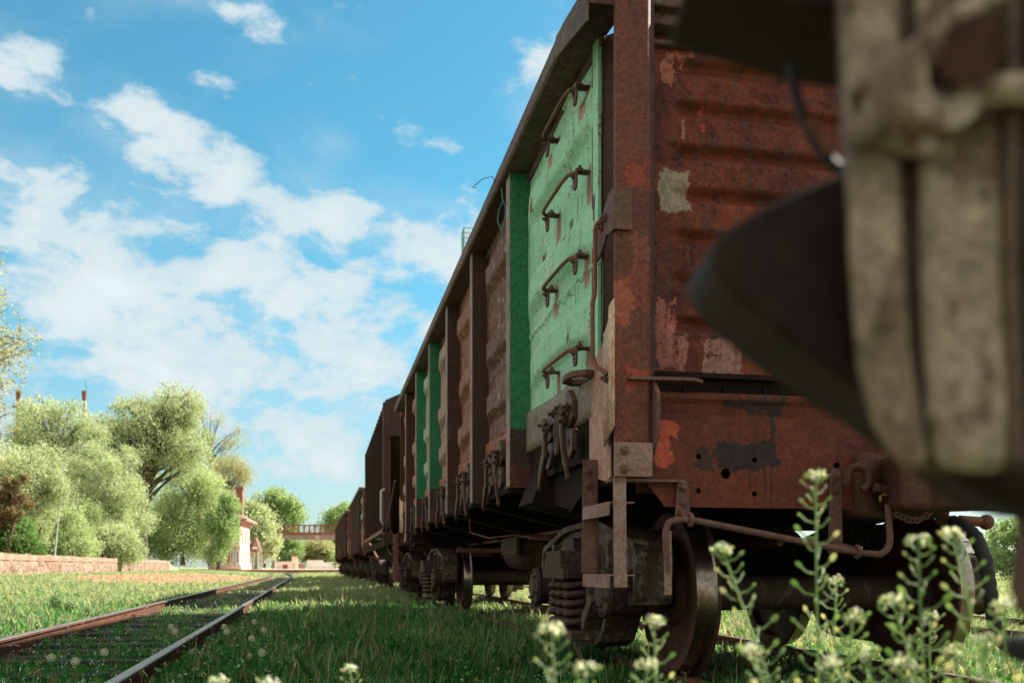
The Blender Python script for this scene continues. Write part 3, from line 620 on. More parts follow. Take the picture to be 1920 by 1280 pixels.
    mb = MB(); mb.cyl((-.1, 1.0, .78), (-.1, 11.7, .78), .022, 8); mb.cyl((-.6, 2.6, .98), (-.6, 10.4, .98), .018, 8); mb.cyl((-.9, 4.6, .92), (.5, 4.6, .88), .03, 8); mb.box(-1.0, .2, 9.0, 9.06, .84, .90)
    mb.build('brake_rods', 'rusty_rod', g)
    mb = MB(); wp = [(-1.38, 5.3, 1.14), (-1.40, 5.1, .98), (-1.3, 4.6, .91), (-1.1, 4.3, .93), (-.9, 4.0, .88), (-.5, 3.8, .90)]
    mb.tube([Vector(p) for p in wp], .006, 5); mb.build('loose_wire', 'rusty_rod', g)
    make_bogie(g, 1.87); make_bogie(g, L-2.04)
    for y in [y0+1.05 for y0 in [-.02+0]+POSTS[:-1]]+[11.6]: hatch_latch(g, y+(.0))
    # end ladder: four rungs on the first panel, each with brackets
    for z in (3.22, 2.76, 2.30, 1.80):
        e = empty('ladder_rung', (0, 0, z)); e.parent = g
        a = (-1.435, .62, 0); mb = MB()
        mb.rod([(-1.47, .60, .02), (-1.53, .62, .02), (-1.55, .72, .01), (-1.55, 1.14, .02), (-1.54, 1.24, .02), (-1.48, 1.26, .02)], .0105, 8, .05); mb.build('bar', 'rusty_rod', e)
        for yy in (.60, 1.26):
            mb = MB(); out = [(yy-.035,.03),(yy+.035,.03),(yy+.035,-.05),(yy+.02,-.075),(yy-.02,-.075),(yy-.035,-.05)]
            mb.box(-1.51, -1.43, yy-.03, yy+.03, .018, .028); mb.prism(out, 'yz', -1.512, -1.500, (circ(yy, -.035, .012, 10),)); mb.hexb((-1.48, yy, .027), (0, 0, 1), .02, .016); mb.hexb((-1.511, yy, .0), (-1, 0, 0), .018, .014)
            mb.build('bracket', 'dull_rod', e, bevel=.002)
    # vertical grab iron at the corner
    e = empty('grab_iron', (0, 0, 0)); e.parent = g
    mb = MB(); mb.rod([(-1.47, -.02, 2.315), (-1.51, .03, 2.325), (-1.538, .10, 2.315), (-1.538, .10, 1.98), (-1.552, .10, 1.93), (-1.55, .10, 1.66), (-1.54, .08, 1.615), (-1.53, .0, 1.58), (-1.515, -.02, 1.555)], .0115, 8, .035); mb.build('bar', 'rusty_rod', e)
    mb = MB(); mb.prism([(-.125,2.22),(-.125,2.42),(-.05,2.42),(.0,2.40),(.08,2.34),(.22,2.335),(.22,2.15),(.10,2.17),(.0,2.235),(-.05,2.22)], 'yz', -1.512, -1.500); mb.box(-1.51, -1.42, -.127, -.115, 2.22, 2.42)
    mb.hexb((-1.512, -.0, 2.315), (-1, 0, 0), .022, .016); mb.hexb((-1.512, .06, 2.29), (-1, 0, 0), .018, .014); mb.build('bracket', 'dull_rod', e, bevel=.003)
    for (a, b) in ((.02, 1.545), (-.03, 1.53)): MB().hexb((-1.50, a, b), (-1, 0, 0), .020, .016).build('bolt', 'latch_steel', e)
    # oval signal bracket
    mb = MB(); pts = [( -1.45-.10*abs(cos(t))**.6*(1 if cos(t) > 0 else 0)-.02, .60+.14*sin(t), 1.735+.012*cos(2*t)) for t in np.linspace(0, 2*pi, 25)]
    out = [(-1.44,.42),(-1.50,.40),(-1.565,.46),(-1.58,.55),(-1.565,.66),(-1.50,.72),(-1.44,.70)]; inn = [(-1.46,.47),(-1.51,.45),(-1.545,.50),(-1.552,.56),(-1.54,.63),(-1.50,.67),(-1.46,.65)]
    mb.prism(out, 'xy', 1.635, 1.67, (inn,)); mb.build('lamp_bracket', 'dull_rod', g, bevel=.006)
    # footstep
    e = empty('footstep', (0, 0, 0)); e.parent = g
    mb = MB(); mb.box(-1.515, -1.33, -.155, -.135, 1.055, 1.215); mb.build('fixing_plate', 'step_paint', e, bevel=.003)
    for p_, d_ in (((-1.47, -.155, 1.175), (0, -1, 0)), ((-1.47, -.155, 1.09), (0, -1, 0)), ((-1.505, .34, 1.13), (-.4, -1, 0)), ((-1.505, .34, 1.06), (-.4, -1, 0))): MB().hexb(p_, d_, .021, .02).build('bolt', 'dull_rod', e)
    mb = MB(); mb.bar((-1.485, -.13, 1.06), (-1.475, -.11, .54), .062, .010, (0, 1, 0)); mb.box(-1.507, -1.44, -.115, -.105, .535, .60); mb.build('hanger', 'step_paint', e, bevel=.002)
    mb = MB(); mb.bar((-1.49, .36, 1.19), (-1.50, .36, .60), .075, .010, (.25, 1, 0)); mb.box(-1.46, -1.45, .35, .40, .60, 1.19); mb.build('hanger', 'dull_rod', e, bevel=.002)
    for zz in (.56, .905):
        mb = MB(); mb.prism([(-1.53,zz-.03),(-1.522,zz-.03),(-1.522,zz+.028),(-1.40,zz+.028),(-1.40,zz+.036),(-1.53,zz+.036)], 'xz', -.10, .36); mb.build('tread', 'step_paint', e, bevel=.002)
    # uncoupling lever with brackets
    e = empty('uncoupling_lever', (0, 0, 0)); e.parent = g
    mb = MB(); mb.rod([(-1.27, -.19, .60), (-1.28, -.19, .80), (-1.265, -.19, .845), (-1.19, -.20, .855), (-1.14, -.20, .85), (-.36, -.30, .70), (-.24, -.32, .69), (-.20, -.32, .74), (-.20, -.30, .93)], .0165, 10, .05); mb.build('rod', 'dull_rod', e)
    mb = MB(); mb.box(-1.287, -1.252, -.20, -.186, .50, .80); mb.build('handle', 'step_paint', e, bevel=.002)
    for (x, y, z0, z1) in ((-1.16, -.20, .86, 1.03), (-.36, -.30, .71, 1.10)):
        mb = MB(); mb.prism([(x-.028,z1),(x-.04,z0-.01),(x+.04,z0-.01),(x+.028,z1),(x+.015,z1+.02),(x-.015,z1+.02)], 'xz', -.105, -.093)
        mb.bar((x, -.10, z0+.04), (x, y, z0), .05, .012); mb.tube([(x+.03*0, y+.024*cos(t), z0-.006+.026*sin(t)) for t in np.linspace(0, 2*pi, 13)], .011, 6, False)
        mb.hexb((x, -.105, z1-.02), (0, -1, 0), .017, .014); mb.hexb((x, -.105, z1-.09), (0, -1, 0), .017, .014); mb.build('bracket', 'dull_rod', e, bevel=.002)
    # coupler head of this wagon
    e = empty('coupler', (0, 0, 0)); e.parent = g
    mb = MB(); out = [(-.10,.15),(-.12,-.22),(-.22,-.34),(-.24,-.48),(-.13,-.52),(-.07,-.44),(-.02,-.40),(.10,-.44),(.16,-.60),(.24,-.60),(.27,-.46),(.20,-.30),(.11,-.22),(.10,.15)]
    mb.prism(out, 'xy', .90, 1.18); mb.prism([(-.26,.08),(-.26,-.14),(-.2,-.16),(-.12,-.1),(.12,-.1),(.2,-.16),(.26,-.14),(.26,.08)], 'xy', .88, 1.2); mb.build('head', 'coupler_casting', e, bevel=.03)
    mb = MB(); mb.tube([(-.30+.06*cos(t), -.20, 1.06+.06*sin(t)) for t in np.linspace(-1.2, 3.6, 14)], .022, 8); mb.bar((-.22, -.21, 1.02), (-.02, -.23, .97), .05, .04); mb.build('lock_lever', 'coupler_casting', e, bevel=.004)
    mb = MB(); mb.box(-.20, -.08, -.235, -.225, .98, 1.01); mb.box(-.20, -.19, -.235, -.225, .95, 1.01); mb.build('yellow_stain_mark', 'orange_stain', e)
    cp = [Vector((-.19, -.31, .91)), Vector((-.14, -.33, .865)), Vector((-.08, -.34, .85)), Vector((-.02, -.34, .875)), Vector((.03, -.33, .94)), Vector((.05, -.30, 1.02))]
    mb = MB(); segs = 13
    def cpt(t):
        t *= len(cp)-1; i = min(int(t), len(cp)-2); return cp[i].lerp(cp[i+1], t-i)
    for k in range(segs):
        a = cpt(k/segs); b = cpt(min(1, (k+1.25)/segs)); d = (b-a).normalized(); sd_ = d.cross(Vector((0, 1, 0)) if k % 2 else d.orthogonal()).normalized(); c = (a+b)/2; l_ = (b-a).length/2*1.05
        mb.tube([c+d*l_*cos(t)+sd_*.014*sin(t) for t in np.linspace(0, 2*pi, 13)], .0055, 6, False)
    mb.build('chain', 'dull_rod', g)
    mb = MB(); hp = [(.28, -.12, .86), (.28, -.2, .84), (.29, -.28, .78), (.30, -.34, .66), (.31, -.36, .50), (.33, -.36, .36), (.37, -.36, .27), (.42, -.36, .24)]
    P = []; 
    for i in range(len(hp)-1):
        for k in range(6): P.append(Vector(hp[i]).lerp(Vector(hp[i+1]), k/6))
    mb.tube(P, .032, 12, True, [.031 if k % 2 else .035 for k in range(len(P))]); mb.build('brake_hose', 'rubber', g)
    mb = MB(); mb.cyl((.28, -.02, .88), (.29, -.14, .85), .03, 12); mb.cyl((.33, -.10, .87), (.47, -.12, .86), .026, 12); mb.ball((.47, -.12, .86), .04, 6); mb.build('brake_cock', 'rusty_rod', g)
    return g
gon = make_gondola()
# ------------------------------------------------------------------ hopper wagon and the rest of the train
def make_hopper():
    h = empty('hopper_wagon', (2.85, 18.35, 0), 0, 'tall dark brown hopper wagon with close vertical ribs, standing behind the first open wagon', 'wagon')
    L2 = 14.7; ya, yb = 2.35, 12.4
    for s in (-1, 1):
        MB().box(*sorted((s*1.50, s*1.47)), ya, yb, 1.50, 4.15).build('side_wall', 'hopper_side', h)
        n = 17
        for k in range(n):
            y = ya+.28+(yb-ya-.5)*k/(n-1)
            mb = MB(); mb.box(*sorted((s*1.50, s*1.566)), y+.02, y+.07, 1.46, 4.12); mb.cm = 1; mb.box(*sorted((s*1.548, s*1.575)), y, y+.018, 1.44, 4.20); mb.build('rib', ['hopper_side', 'hopper_brown'], h)
        mb = MB(); mb.prism([(s*1.60,ya-.04),(s*1.44,ya-.04),(s*1.44,ya),(s*1.56,ya+.01),(s*1.56,ya+.20),(s*1.60,ya+.20)], 'xy', 1.12, 4.17); mb.build('corner_post', 'hopper_brown', h, bevel=.01)
        mb = MB(); mb.box(*sorted((s*1.43, s*1.52)), ya-.04, yb+.04, 4.15, 4.24); mb.build('top_rail', 'hopper_brown', h, bevel=.01)
        mb = MB(); mb.box(*sorted((s*1.46, s*1.60)), ya-.04, yb+.04, 1.38, 1.48); mb.build('bottom_rail', 'rusty_rod', h, bevel=.01)
        mb = MB(); mb.rod([(s*1.62, ya-.14, 1.55), (s*1.66, ya-.2, 1.62), (s*1.66, ya-.2, 2.25), (s*1.58, ya-.06, 2.30)], .02, 8); mb.build('handrail', 'grey_metal', h)
        mb = MB(); mb.bar((s*1.5, .25, 2.3), (s*1.55, ya-.02, 1.30), .03, .03); mb.build('brace_rod', 'dull_rod', h)
        for (a, b) in (((ya+.6), (ya+.1)), ((yb-.6), (yb-.1)), (5.2, 5.8), (9.6, 9.0)):
            mb = MB(); mb.bar((s*1.45, b, 1.42), (s*1.2, a, .92), .06, .05); mb.build('strut', 'rusty_rod', h)
    for (y, sg) in ((ya, 1), (yb, -1)):
        mb = MB(); mb.prism([(-1.48,3.55),(-1.48,4.15),(-.8,4.52),(.8,4.52),(1.48,4.15),(1.48,3.55)], 'xz', y-.02, y+.02)
        mb.prism([(-1.48,3.45),(1.48,3.45),(1.48,3.55),(-1.48,3.55)], 'xz', y-.06, y+.03)
        mb.add([(-1.48,y,3.5),(1.48,y,3.5),(1.48,y+sg*2.2,1.55),(-1.48,y+sg*2.2,1.55)], [(0,1,2,3)])
        mb.bar((-1.1, y-sg*.03, 4.1), (-.5, y-sg*.03, 3.6), .05, .04); mb.bar((1.1, y-sg*.03, 4.1), (.5, y-sg*.03, 3.6), .05, .04)
        mb.build('end_wall', 'hopper_brown', h)
    mb = MB(); mb.prism([(-1.55,4.22),(-.85,4.55),(.85,4.55),(1.55,4.22),(1.45,4.18),(-1.45,4.18)], 'xz', ya, yb); mb.build('roof', 'hopper_brown', h)
    mb = MB()
    for k in range(4): mb.lathe([(.16,.0),(.16,.28),(.0,.30)], (0, ya+1.3+2.5*k, 4.55), 'z', 16)
    mb.build('hatch', 'dark_red_panel', h)
    mb = MB(); mb.box(-1.1, -1.0, 0, 1.8, .98, 1.30); mb.box(-1.45, 1.45, .0, .12, 1.02, 1.32); mb.box(-1.45, 1.45, L2-.12, L2, 1.02, 1.32); mb.box(-.25, .25, 0, L2, .95, 1.3)
    mb.box(-1.45, 1.45, .12, ya, 1.26, 1.30); mb.box(-1.45, 1.45, yb, L2-.12, 1.26, 1.30); mb.box(-1.45, -1.35, .1, L2-.1, 1.12, 1.30); mb.box(1.35, 1.45, .1, L2-.1, 1.12, 1.30)
    mb.build('frame', 'dark_steel', h, bevel=.01)
    for k, (a, b) in enumerate(((3.4, 6.9), (7.4, 11.2))):
        mb = MB()
        for s in (-1, 1): mb.add([(s*1.4,a,1.3),(s*1.4,b,1.3),(s*.55,b-1.0,.45),(s*.55,a+1.0,.45)], [(0,1,2,3)])
        mb.add([(-1.4,a,1.3),(1.4,a,1.3),(.55,a+1,.45),(-.55,a+1,.45)], [(0,1,2,3)]); mb.add([(-1.4,b,1.3),(1.4,b,1.3),(.55,b-1,.45),(-.55,b-1,.45)], [(0,1,2,3)])
        mb.build('discharge_chute', 'dark_steel', h)
    for s in (-1, 1):
        mb = MB(); x = s*1.46
        mb.box(x-.03, x+.03, .35, .41, .35, 1.28); mb.box(x-.03, x+.03, .80, .86, .35, 1.28)
        for z in (.4, .7, 1.0): mb.box(x-.05, x+.05, .41, .80, z, z+.02)
        mb.build('ladder', 'rusty_rod', h)
        MB().box(*sorted((s*.9, s*1.2)), .06, .10, 1.95, 2.0).build('placard', 'dark_red_panel', h)
    make_bogie(h, 1.75, False); make_bogie(h, L2-1.75, False)
    return h
hop = make_hopper()
def shift(Y):
    if Y < 38: return 0.0
    if Y < 54: return -(Y-38)**2*.0011
    return -(.2816+.008*(Y-54))
SK = ('hatch_latch', 'loose_wire', 'chain', 'brake_hose', 'brake_cock', 'uncoupling_lever', 'bolts', 'coupler', 'footstep', 'brake_rods', 'air_reservoir', 'spring', 'brake_shoe', 'brake_beam', 'floor_hatch', 'lamp_bracket', 'end_gusset', 'corner_plate')
def place_train(root, Y0, Ln):
    a = shift(Y0+2); b = shift(Y0+Ln-2); root.location = (2.85+a, Y0, 0); root.rotation_euler.z = atan2(-(b-a), Ln-4)
w3 = copy_tree(gon, None, SK, {'brown_panel': 'teal_panel', 'orange_panel': 'dark_red_panel', 'green_panel': 'teal_panel', 'post_green': 'post_brown', 'pink_panel': 'teal_panel', 'green_panel_dull': 'orange_panel', 'end_brown': 'teal_panel'})
place_train(w3, 34.2, 12.73); tag(w3, 'open goods wagon with teal and rust side panels, directly behind the tall hopper wagon', 'wagon')
w4 = copy_tree(gon, None, SK, {k: 'dark_red_panel' for k in ('brown_panel', 'orange_panel', 'green_panel', 'green_panel_dull', 'end_brown')}|{'post_green': 'post_brown', 'pink_panel': 'orange_panel', 'red_panel': 'brown_panel'})
place_train(w4, 48.1, 12.73); tag(w4, 'rust red open goods wagon coupled behind the teal panelled one', 'wagon')
w5 = copy_tree(gon, None, SK, {k: 'dark_red_panel' for k in ('brown_panel', 'orange_panel', 'green_panel', 'green_panel_dull', 'end_brown', 'pink_panel', 'red_panel')}|{'post_green': 'post_brown'})
place_train(w5, 62.0, 12.73); tag(w5, 'dark red open goods wagon at the far end of the train, nearest the footbridge', 'wagon')
def fixlabels(o):
    for c in o.children:
        if 'label' in c: del c['label']
        fixlabels(c)
for w_ in (w3, w4, w5): fixlabels(w_)

# ------------------------------------------------------------------ terrain and tracks
def terr(x, y):
    z = -.17+0*x
    t = np.clip((-x-4.5)/10, 0, 1); z = z+.33*t*t*(3-2*t)*np.clip((y-5)/30, .25, 1)
    t2 = np.clip((y-85)/60, 0, 1); z = z+.22*t2*t2*(3-2*t2)
    bank = np.clip((-x-16.9)/.2, 0, 1)*np.clip((121-y)/10, 0, 1); z = z*(1-bank)+1.33*bank+.0*x
    bank2 = bank*np.clip((-x-18)/4, 0, 1)*.25; z = z+bank2
    z = z+.025*np.sin(x*1.7+y*.6)*np.sin(y*1.1-x*.4)+.02*np.sin(x*3.1+1)*np.sin(y*2.3)
    for xc in (2.85, 7.6):
        z = z-.01*np.exp(-((x-xc)/1.0)**2)
    return z
def mat_ground():
    m, nt = mat_new('ground'); v = nt.n('ShaderNodeTexCoord').outputs['Object']
    a = nt.noise(v, .35, 6, .6); b = nt.noise(v, 3, 8, .7); c = nt.noise(v, 22, 8, .75); d = nt.noise(v, 120, 4, .7)
    g = nt.mix(nt.mr(b, .35, .65), (.12, .20, .06), (.28, .33, .14))
    g = nt.mix(nt.mr(c, .45, .62), g, (.50, .49, .31)); g = nt.mix(nt.mr(d, .5, .7, 0, .6), g, (.03, .05, .015))
    dirt = nt.mix(nt.mr(c, .4, .6), (.44, .20, .12), (.33, .19, .13))
    sx = nt.n('ShaderNodeSeparateXYZ'); nt.set(sx.inputs[0], v); X, Y = sx.outputs[0], sx.outputs[1]
    # bare reddish earth between the platform wall and the track
    e = nt.m('SUBTRACT', nt.m('SUBTRACT', 1.0, nt.m('POWER', nt.m('MULTIPLY', nt.m('ABSOLUTE', nt.m('ADD', X, 9.0)), 1/5.2), 2)), nt.m('POWER', nt.m('MULTIPLY', nt.m('ABSOLUTE', nt.m('SUBTRACT', Y, 66.0)), 1/24), 2))
    e = nt.mr(nt.m('ADD', e, nt.m('MULTIPLY', nt.m('SUBTRACT', b, .5), 2.4)), .0, .25)
    col = nt.mix(e, g, dirt)
    # dark earth and ballast between the rails
    def band(xc, w_):
        t = nt.m('ABSOLUTE', nt.m('SUBTRACT', nt.m('ADD', X, nt.m('MULTIPLY', nt.m('MAXIMUM', Y, 0), .0157 if xc < 0 else 0.0)), xc)); return nt.mr(nt.m('ADD', t, nt.m('MULTIPLY', b, .3)), w_+.15, w_-.15)
    bal = nt.mix(nt.mr(c, .42, .6), (.040, .032, .026), (.10, .085, .07))
    col = nt.mix(nt.m('MULTIPLY', band(-1.86, 1.0), .85), col, bal); col = nt.mix(nt.m('MULTIPLY', band(2.85, 1.25), .7), col, bal)
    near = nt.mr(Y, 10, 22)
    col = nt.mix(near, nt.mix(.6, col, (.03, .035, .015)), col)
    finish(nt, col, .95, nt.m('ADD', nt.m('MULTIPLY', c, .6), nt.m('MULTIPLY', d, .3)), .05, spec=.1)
mat_ground()
def axis(fine0, fine1, step, far0, far1):
    a = list(np.arange(fine0, fine1+.001, step)); k = step; x = fine1
    while x < far1: k *= 1.25; x += k; a.append(min(x, far1))
    k = step; x = fine0; b = []
    while x > far0: k *= 1.25; x -= k; b.append(max(x, far0))
    return np.array(b[::-1]+a)
gx = axis(-19, 12, .35, -900, 900); gx = np.sort(np.unique(np.concatenate([gx, [-16.9, -17.1, -16.91, -17.09]]))); gy = axis(-4, 125, .5, -300, 1500)
GX, GY = np.meshgrid(gx, gy, indexing='ij'); GZ = terr(GX, GY)
vs = np.stack([GX, GY, GZ], -1).reshape(-1, 3); nx, ny = len(gx), len(gy)
I = (np.arange(nx-1)[:, None]*ny+np.arange(ny-1)[None, :]).reshape(-1)
me = bpy.data.meshes.new('ground'); fs = np.stack([I, I+ny, I+ny+1, I+1], 1)
def fast_mesh(me, V, Fq, k):
    V = np.ascontiguousarray(V, dtype=np.float32); Fq = np.ascontiguousarray(Fq, dtype=np.int32)
    me.vertices.add(len(V)); me.vertices.foreach_set('co', V.ravel())
    me.loops.add(Fq.size); me.loops.foreach_set('vertex_index', Fq.ravel())
    me.polygons.add(len(Fq)); me.polygons.foreach_set('loop_start', np.arange(0, Fq.size, k, dtype=np.int32))
    me.update(calc_edges=True)
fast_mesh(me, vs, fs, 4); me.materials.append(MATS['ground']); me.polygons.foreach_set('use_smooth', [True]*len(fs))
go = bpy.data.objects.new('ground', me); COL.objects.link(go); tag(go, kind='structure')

RAILP = [(-.075,-.18),(.075,-.18),(.075,-.168),(.012,-.150),(.010,-.045),(.036,-.030),(.037,-.008),(.030,-.001),(-.030,-.001),(-.037,-.008),(-.036,-.030),(-.010,-.045),(-.012,-.150),(-.075,-.168)]
def rail(parent, path, topm='rail_top'):
    P = [Vector(p) for p in path]; mb = MB(); n = len(RAILP)
    vs = []
    for i, p in enumerate(P):
        d = (P[min(i+1, len(P)-1)]-P[max(i-1, 0)]).normalized(); r = Vector((d.y, -d.x, 0)).normalized()
        vs += [p+r*a+Vector((0, 0, b)) for a, b in RAILP]
    fs = [(i*n+k, i*n+(k+1) % n, (i+1)*n+(k+1) % n, (i+1)*n+k) for i in range(len(P)-1) for k in range(n)]+[tuple(range(n)), tuple((len(P)-1)*n+k for k in range(n))]
    mb.add(vs, fs); mb.mi = [1 if (j < (len(P)-1)*n and j % n in (6, 7, 8)) else 0 for j in range(len(fs))]
    return mb.build('rail', ['rail_rust', topm], parent)
def track(name, label, fx, y0, y1, ns, ys0, step, z=0.0, sz=-.175):
    t = empty(name, (0, 0, 0), 0, label, 'railway track')
    Y = [y0+(y1-y0)*i/60 for i in range(61)]
    for s in (-.797, .797): rail(t, [(fx(y)+s, y, z) for y in Y], 'rail_top' if fx(0) < 0 else 'rail_rust')
    r = random.Random(3)
    for k in range(ns):
        y = ys0+step*k; mb = MB(); a = r.uniform(-.03, .03); x = fx(y)
        mb.bar((x-1.32, y-a, sz-.03+r.uniform(-.035, .008)), (x+1.32, y+a, sz-.03+r.uniform(-.035, .008)), .23, .10); mb.build('sleeper', 'timber', t, bevel=.012)
        mb = MB()
        if y < 22:
            for s in (-.797, .797): mb.box(x+s-.15, x+s+.15, y-.08, y+.08, z-.186, z-.176); mb.hexb((x+s-.11, y, z-.176), (0, 0, 1), .018, .02); mb.hexb((x+s+.11, y, z-.176), (0, 0, 1), .018, .02)
            mb.build('rail_plate', 'rail_rust', t)
    return t
LT = lambda y: -1.145-.797-.0157*(y-5.28)-(max(0, y-60)**2*.0006)
track('railway_track', 'overgrown railway track with bright rail heads and dark sleepers, left of the train', LT, -2, 150, 62, 1.2, .56, 0.0, -.150)
track('railway_track', 'railway track mostly hidden in grass under the goods train', lambda y: 2.85+shift(y), -6, 130, 40, 1.0, .56, 0.0, -.20)
track('railway_track', 'sunlit railway track beyond the goods train, glimpsed under the wagons', lambda y: 7.6, -6, 120, 0, 1.0, .56, 0.0, -.16)
# orange rusty fishplates on the left track
for (s, y) in ((-.797, 17.9), (-.797, 14.6), (.797, 12.6)):
    pass

# ------------------------------------------------------------------ blurred coupler close to the lens
cp_ = empty('coupler_head', pt(1750, 600, .62), 0, 'huge blurred coupler head with flaking beige paint and two dark jaws at the right edge', 'coupler')
M_inv = Matrix.Translation(cp_.location).inverted()
def slab(name, outline, Z0, Z1, mat, bevel=.01, holes=()):
    """casting outline given as directions at Z0 metres, real thickness behind it"""
    fw = Vector((sin(TH), cos(TH), 0)); D = fw*(Z1-Z0); o3 = [pt(a, b, Z1)-D for a, b in outline]; n = len(o3)
    mb = MB(); mb.add(o3+[p+D for p in o3], [tuple(range(n)), tuple(range(2*n-1, n-1, -1))]+[(i, (i+1) % n, (i+1) % n+n, i+n) for i in range(n)])
    mb.v = [tuple(M_inv @ Vector(p)) for p in mb.v]
    return mb.build(name, mat, cp_, bevel=bevel)
slab('lower_jaw', [(1282,545),(1300,515),(1360,478),(1440,440),(1520,408),(1600,378),(1760,372),(1800,600),(1800,880),(1700,885),(1650,850),(1595,808),(1500,750),(1415,692),(1340,630),(1296,582)], .602, .69, 'coupler_dark', .006)
slab('upper_jaw', [(1245,88),(1320,45),(1400,-40),(1500,-120),(1700,-120),(1750,60),(1700,180),(1570,172),(1470,155),(1340,118)], .61, .70, 'coupler_dark', .006)
body_l = [(1552,-140),(1558,60),(1566,250),(1574,400),(1582,560),(1598,700),(1624,790),(1650,850),(1722,888),(1850,900),(2050,900),(2300,880),(2300,-140)]
slab('housing', body_l, .567, .600, 'coupler_rim', .010)
slab('underside', [(1610,700),(1660,820),(1708,900),(1775,950),(1860,972),(2050,985),(2300,960),(2300,700)], .575, .64, 'coupler_dark', .012)
slab('front_plate', [(1700,-140),(1706,240),(1712,600),(1722,780),(1740,884),(1872,890),(1885,780),(1885,500),(1875,-140)], .548, .57, 'coupler_beige', .012)
slab('side_rib', [(1925,-140),(1900,300),(1905,620),(1930,830),(2060,860),(2100,-140)], .545, .57, 'coupler_worn', .014)
slab('lower_lug', [(1885,930),(1898,1010),(1880,1100),(1900,1155),(1960,1170),(2100,1150),(2100,930)], .60, .64, 'dull_rod', .008)
slab('lower_block', [(1872,1188),(1872,1238),(2100,1245),(2100,1180)], .60, .66, 'coupler_dark', .008)
slab('flange', [(1562,-140),(1578,300),(1584,500),(1600,700),(1628,800),(1684,884),(1730,884),(1716,800),(1690,640),(1676,400),(1670,-140)], .553, .57, 'coupler_worn', .008)
def fg(name, mat, fn):
    mb = MB(); fn(mb); mb.v = [tuple(M_inv @ Vector(p)) for p in mb.v]; return mb.build(name, mat, cp_)
fg('rod', 'coupler_beige', lambda m: m.rod([pt(1590,175,.55), pt(1640,150,.545), pt(1725,85,.54), pt(1800,30,.535), pt(1900,-30,.53)], .006, 10, .01))
fg('rod', 'coupler_beige', lambda m: m.rod([pt(1585,265,.545), pt(1650,232,.54), pt(1735,190,.535), pt(1850,170,.53), pt(2000,165,.53)], .0085, 10, .01))
fg('bolt', 'coupler_beige', lambda m: m.cyl(pt(1737,180,.535), pt(1737,292,.535), .0062, 12))
fg('bolt', 'coupler_beige', lambda m: m.cyl(pt(1672,582,.535), pt(1672,582,.56), .0075, 12))
fg('seam_pipe', 'coupler_rim', lambda m: m.tube([pt(1893,-100,.545), pt(1893,500,.545), pt(1905,860,.55)], .005, 8))
fg('bolt', 'coupler_beige', lambda m: m.cyl(pt(1694,775,.54), pt(1694,775,.56), .006, 12))
fg('boss', 'coupler_beige', lambda m: m.lathe([(0,.010),(0,.026),(.03,.030)], pt(1770,150,.52), 'y', 24))
fg('pin', 'coupler_casting', lambda m: m.cyl(pt(1822,95,.505), pt(1822,95,.56), .0165, 20))
fg('cable', 'rubber', lambda m: m.tube([pt(1485,120,.66), pt(1490,170,.66), pt(1505,220,.66), pt(1530,270,.66), pt(1565,310,.66), pt(1620,340,.66)], .0042, 8))
fg('cable_clip', 'rusty_rod', lambda m: m.tube([pt(1518,225,.655), pt(1538,255,.655), pt(1560,285,.655)], .0035, 8))
e_ = pt(2000, 500, .64)
fg('shank', 'coupler_dark', lambda m: (m.bar(e_, (1.05, .42, e_.z), .16, .16), m.box(1.0, 1.35, .2, .6, .55, 1.15)))
fg('support_post', 'dark_steel', lambda m: m.box(1.1, 1.25, .3, .45, -.2, .56))
# ------------------------------------------------------------------ foliage helpers
def leaf_cloud(me_name, centers, radii, per, size, mat, droop=0.0, flat=1.0, seed=0, fall=.5, sub=5, up=False):
    """many small leaf faces on short twigs, clustered round the given centres"""
    g = np.random.default_rng(seed); C = np.repeat(np.array(centers), per, 0); Rr = np.repeat(np.array(radii), per)
    tw = np.repeat(g.normal(size=(len(C)//sub+1, 3)), sub, 0)[:len(C)]
    d = tw/np.linalg.norm(tw, axis=1, keepdims=True)*np.repeat(g.random(len(C)//sub+1)**.42, sub)[:len(C), None]
    d[:, 2] *= flat
    t = np.tile(np.linspace(0, 1, sub), len(C)//sub+1)[:len(C)]
    P = C+d*Rr[:, None]+tw*0.06*Rr[:, None]*t[:, None]*2
    P[:, 2] -= droop*t*Rr*(.4+np.repeat(g.random(len(C)//sub+1), sub)[:len(C)])
    P += g.normal(size=P.shape)*size*.7
    n = len(P); a = g.normal(size=(n, 3)); a /= np.linalg.norm(a, axis=1, keepdims=True)
    if droop: a[:, 2] -= 1.0; a /= np.linalg.norm(a, axis=1, keepdims=True)
    b = np.cross(a, g.normal(size=(n, 3))); b /= np.linalg.norm(b, axis=1, keepdims=True)
    s = size*(.6+.8*g.random(n))[:, None]; wd = s*(.30 if droop else .42)
    V = np.stack([P-a*s*.5, P+b*wd, P+a*s*.5, P-b*wd], 1).reshape(-1, 3)
    Fq = np.arange(n*4).reshape(n, 4)
    me = bpy.data.meshes.new(me_name); fast_mesh(me, V, Fq, 4)
    at = me.attributes.new('tint', 'FLOAT', 'POINT')
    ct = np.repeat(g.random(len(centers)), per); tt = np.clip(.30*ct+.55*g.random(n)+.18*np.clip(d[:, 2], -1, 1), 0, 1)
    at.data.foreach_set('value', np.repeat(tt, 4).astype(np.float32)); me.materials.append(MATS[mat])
    return me
def obj_me(name, me, parent=None):
    o = bpy.data.objects.new(name, me); COL.objects.link(o)
    if parent: o.parent = parent
    return o
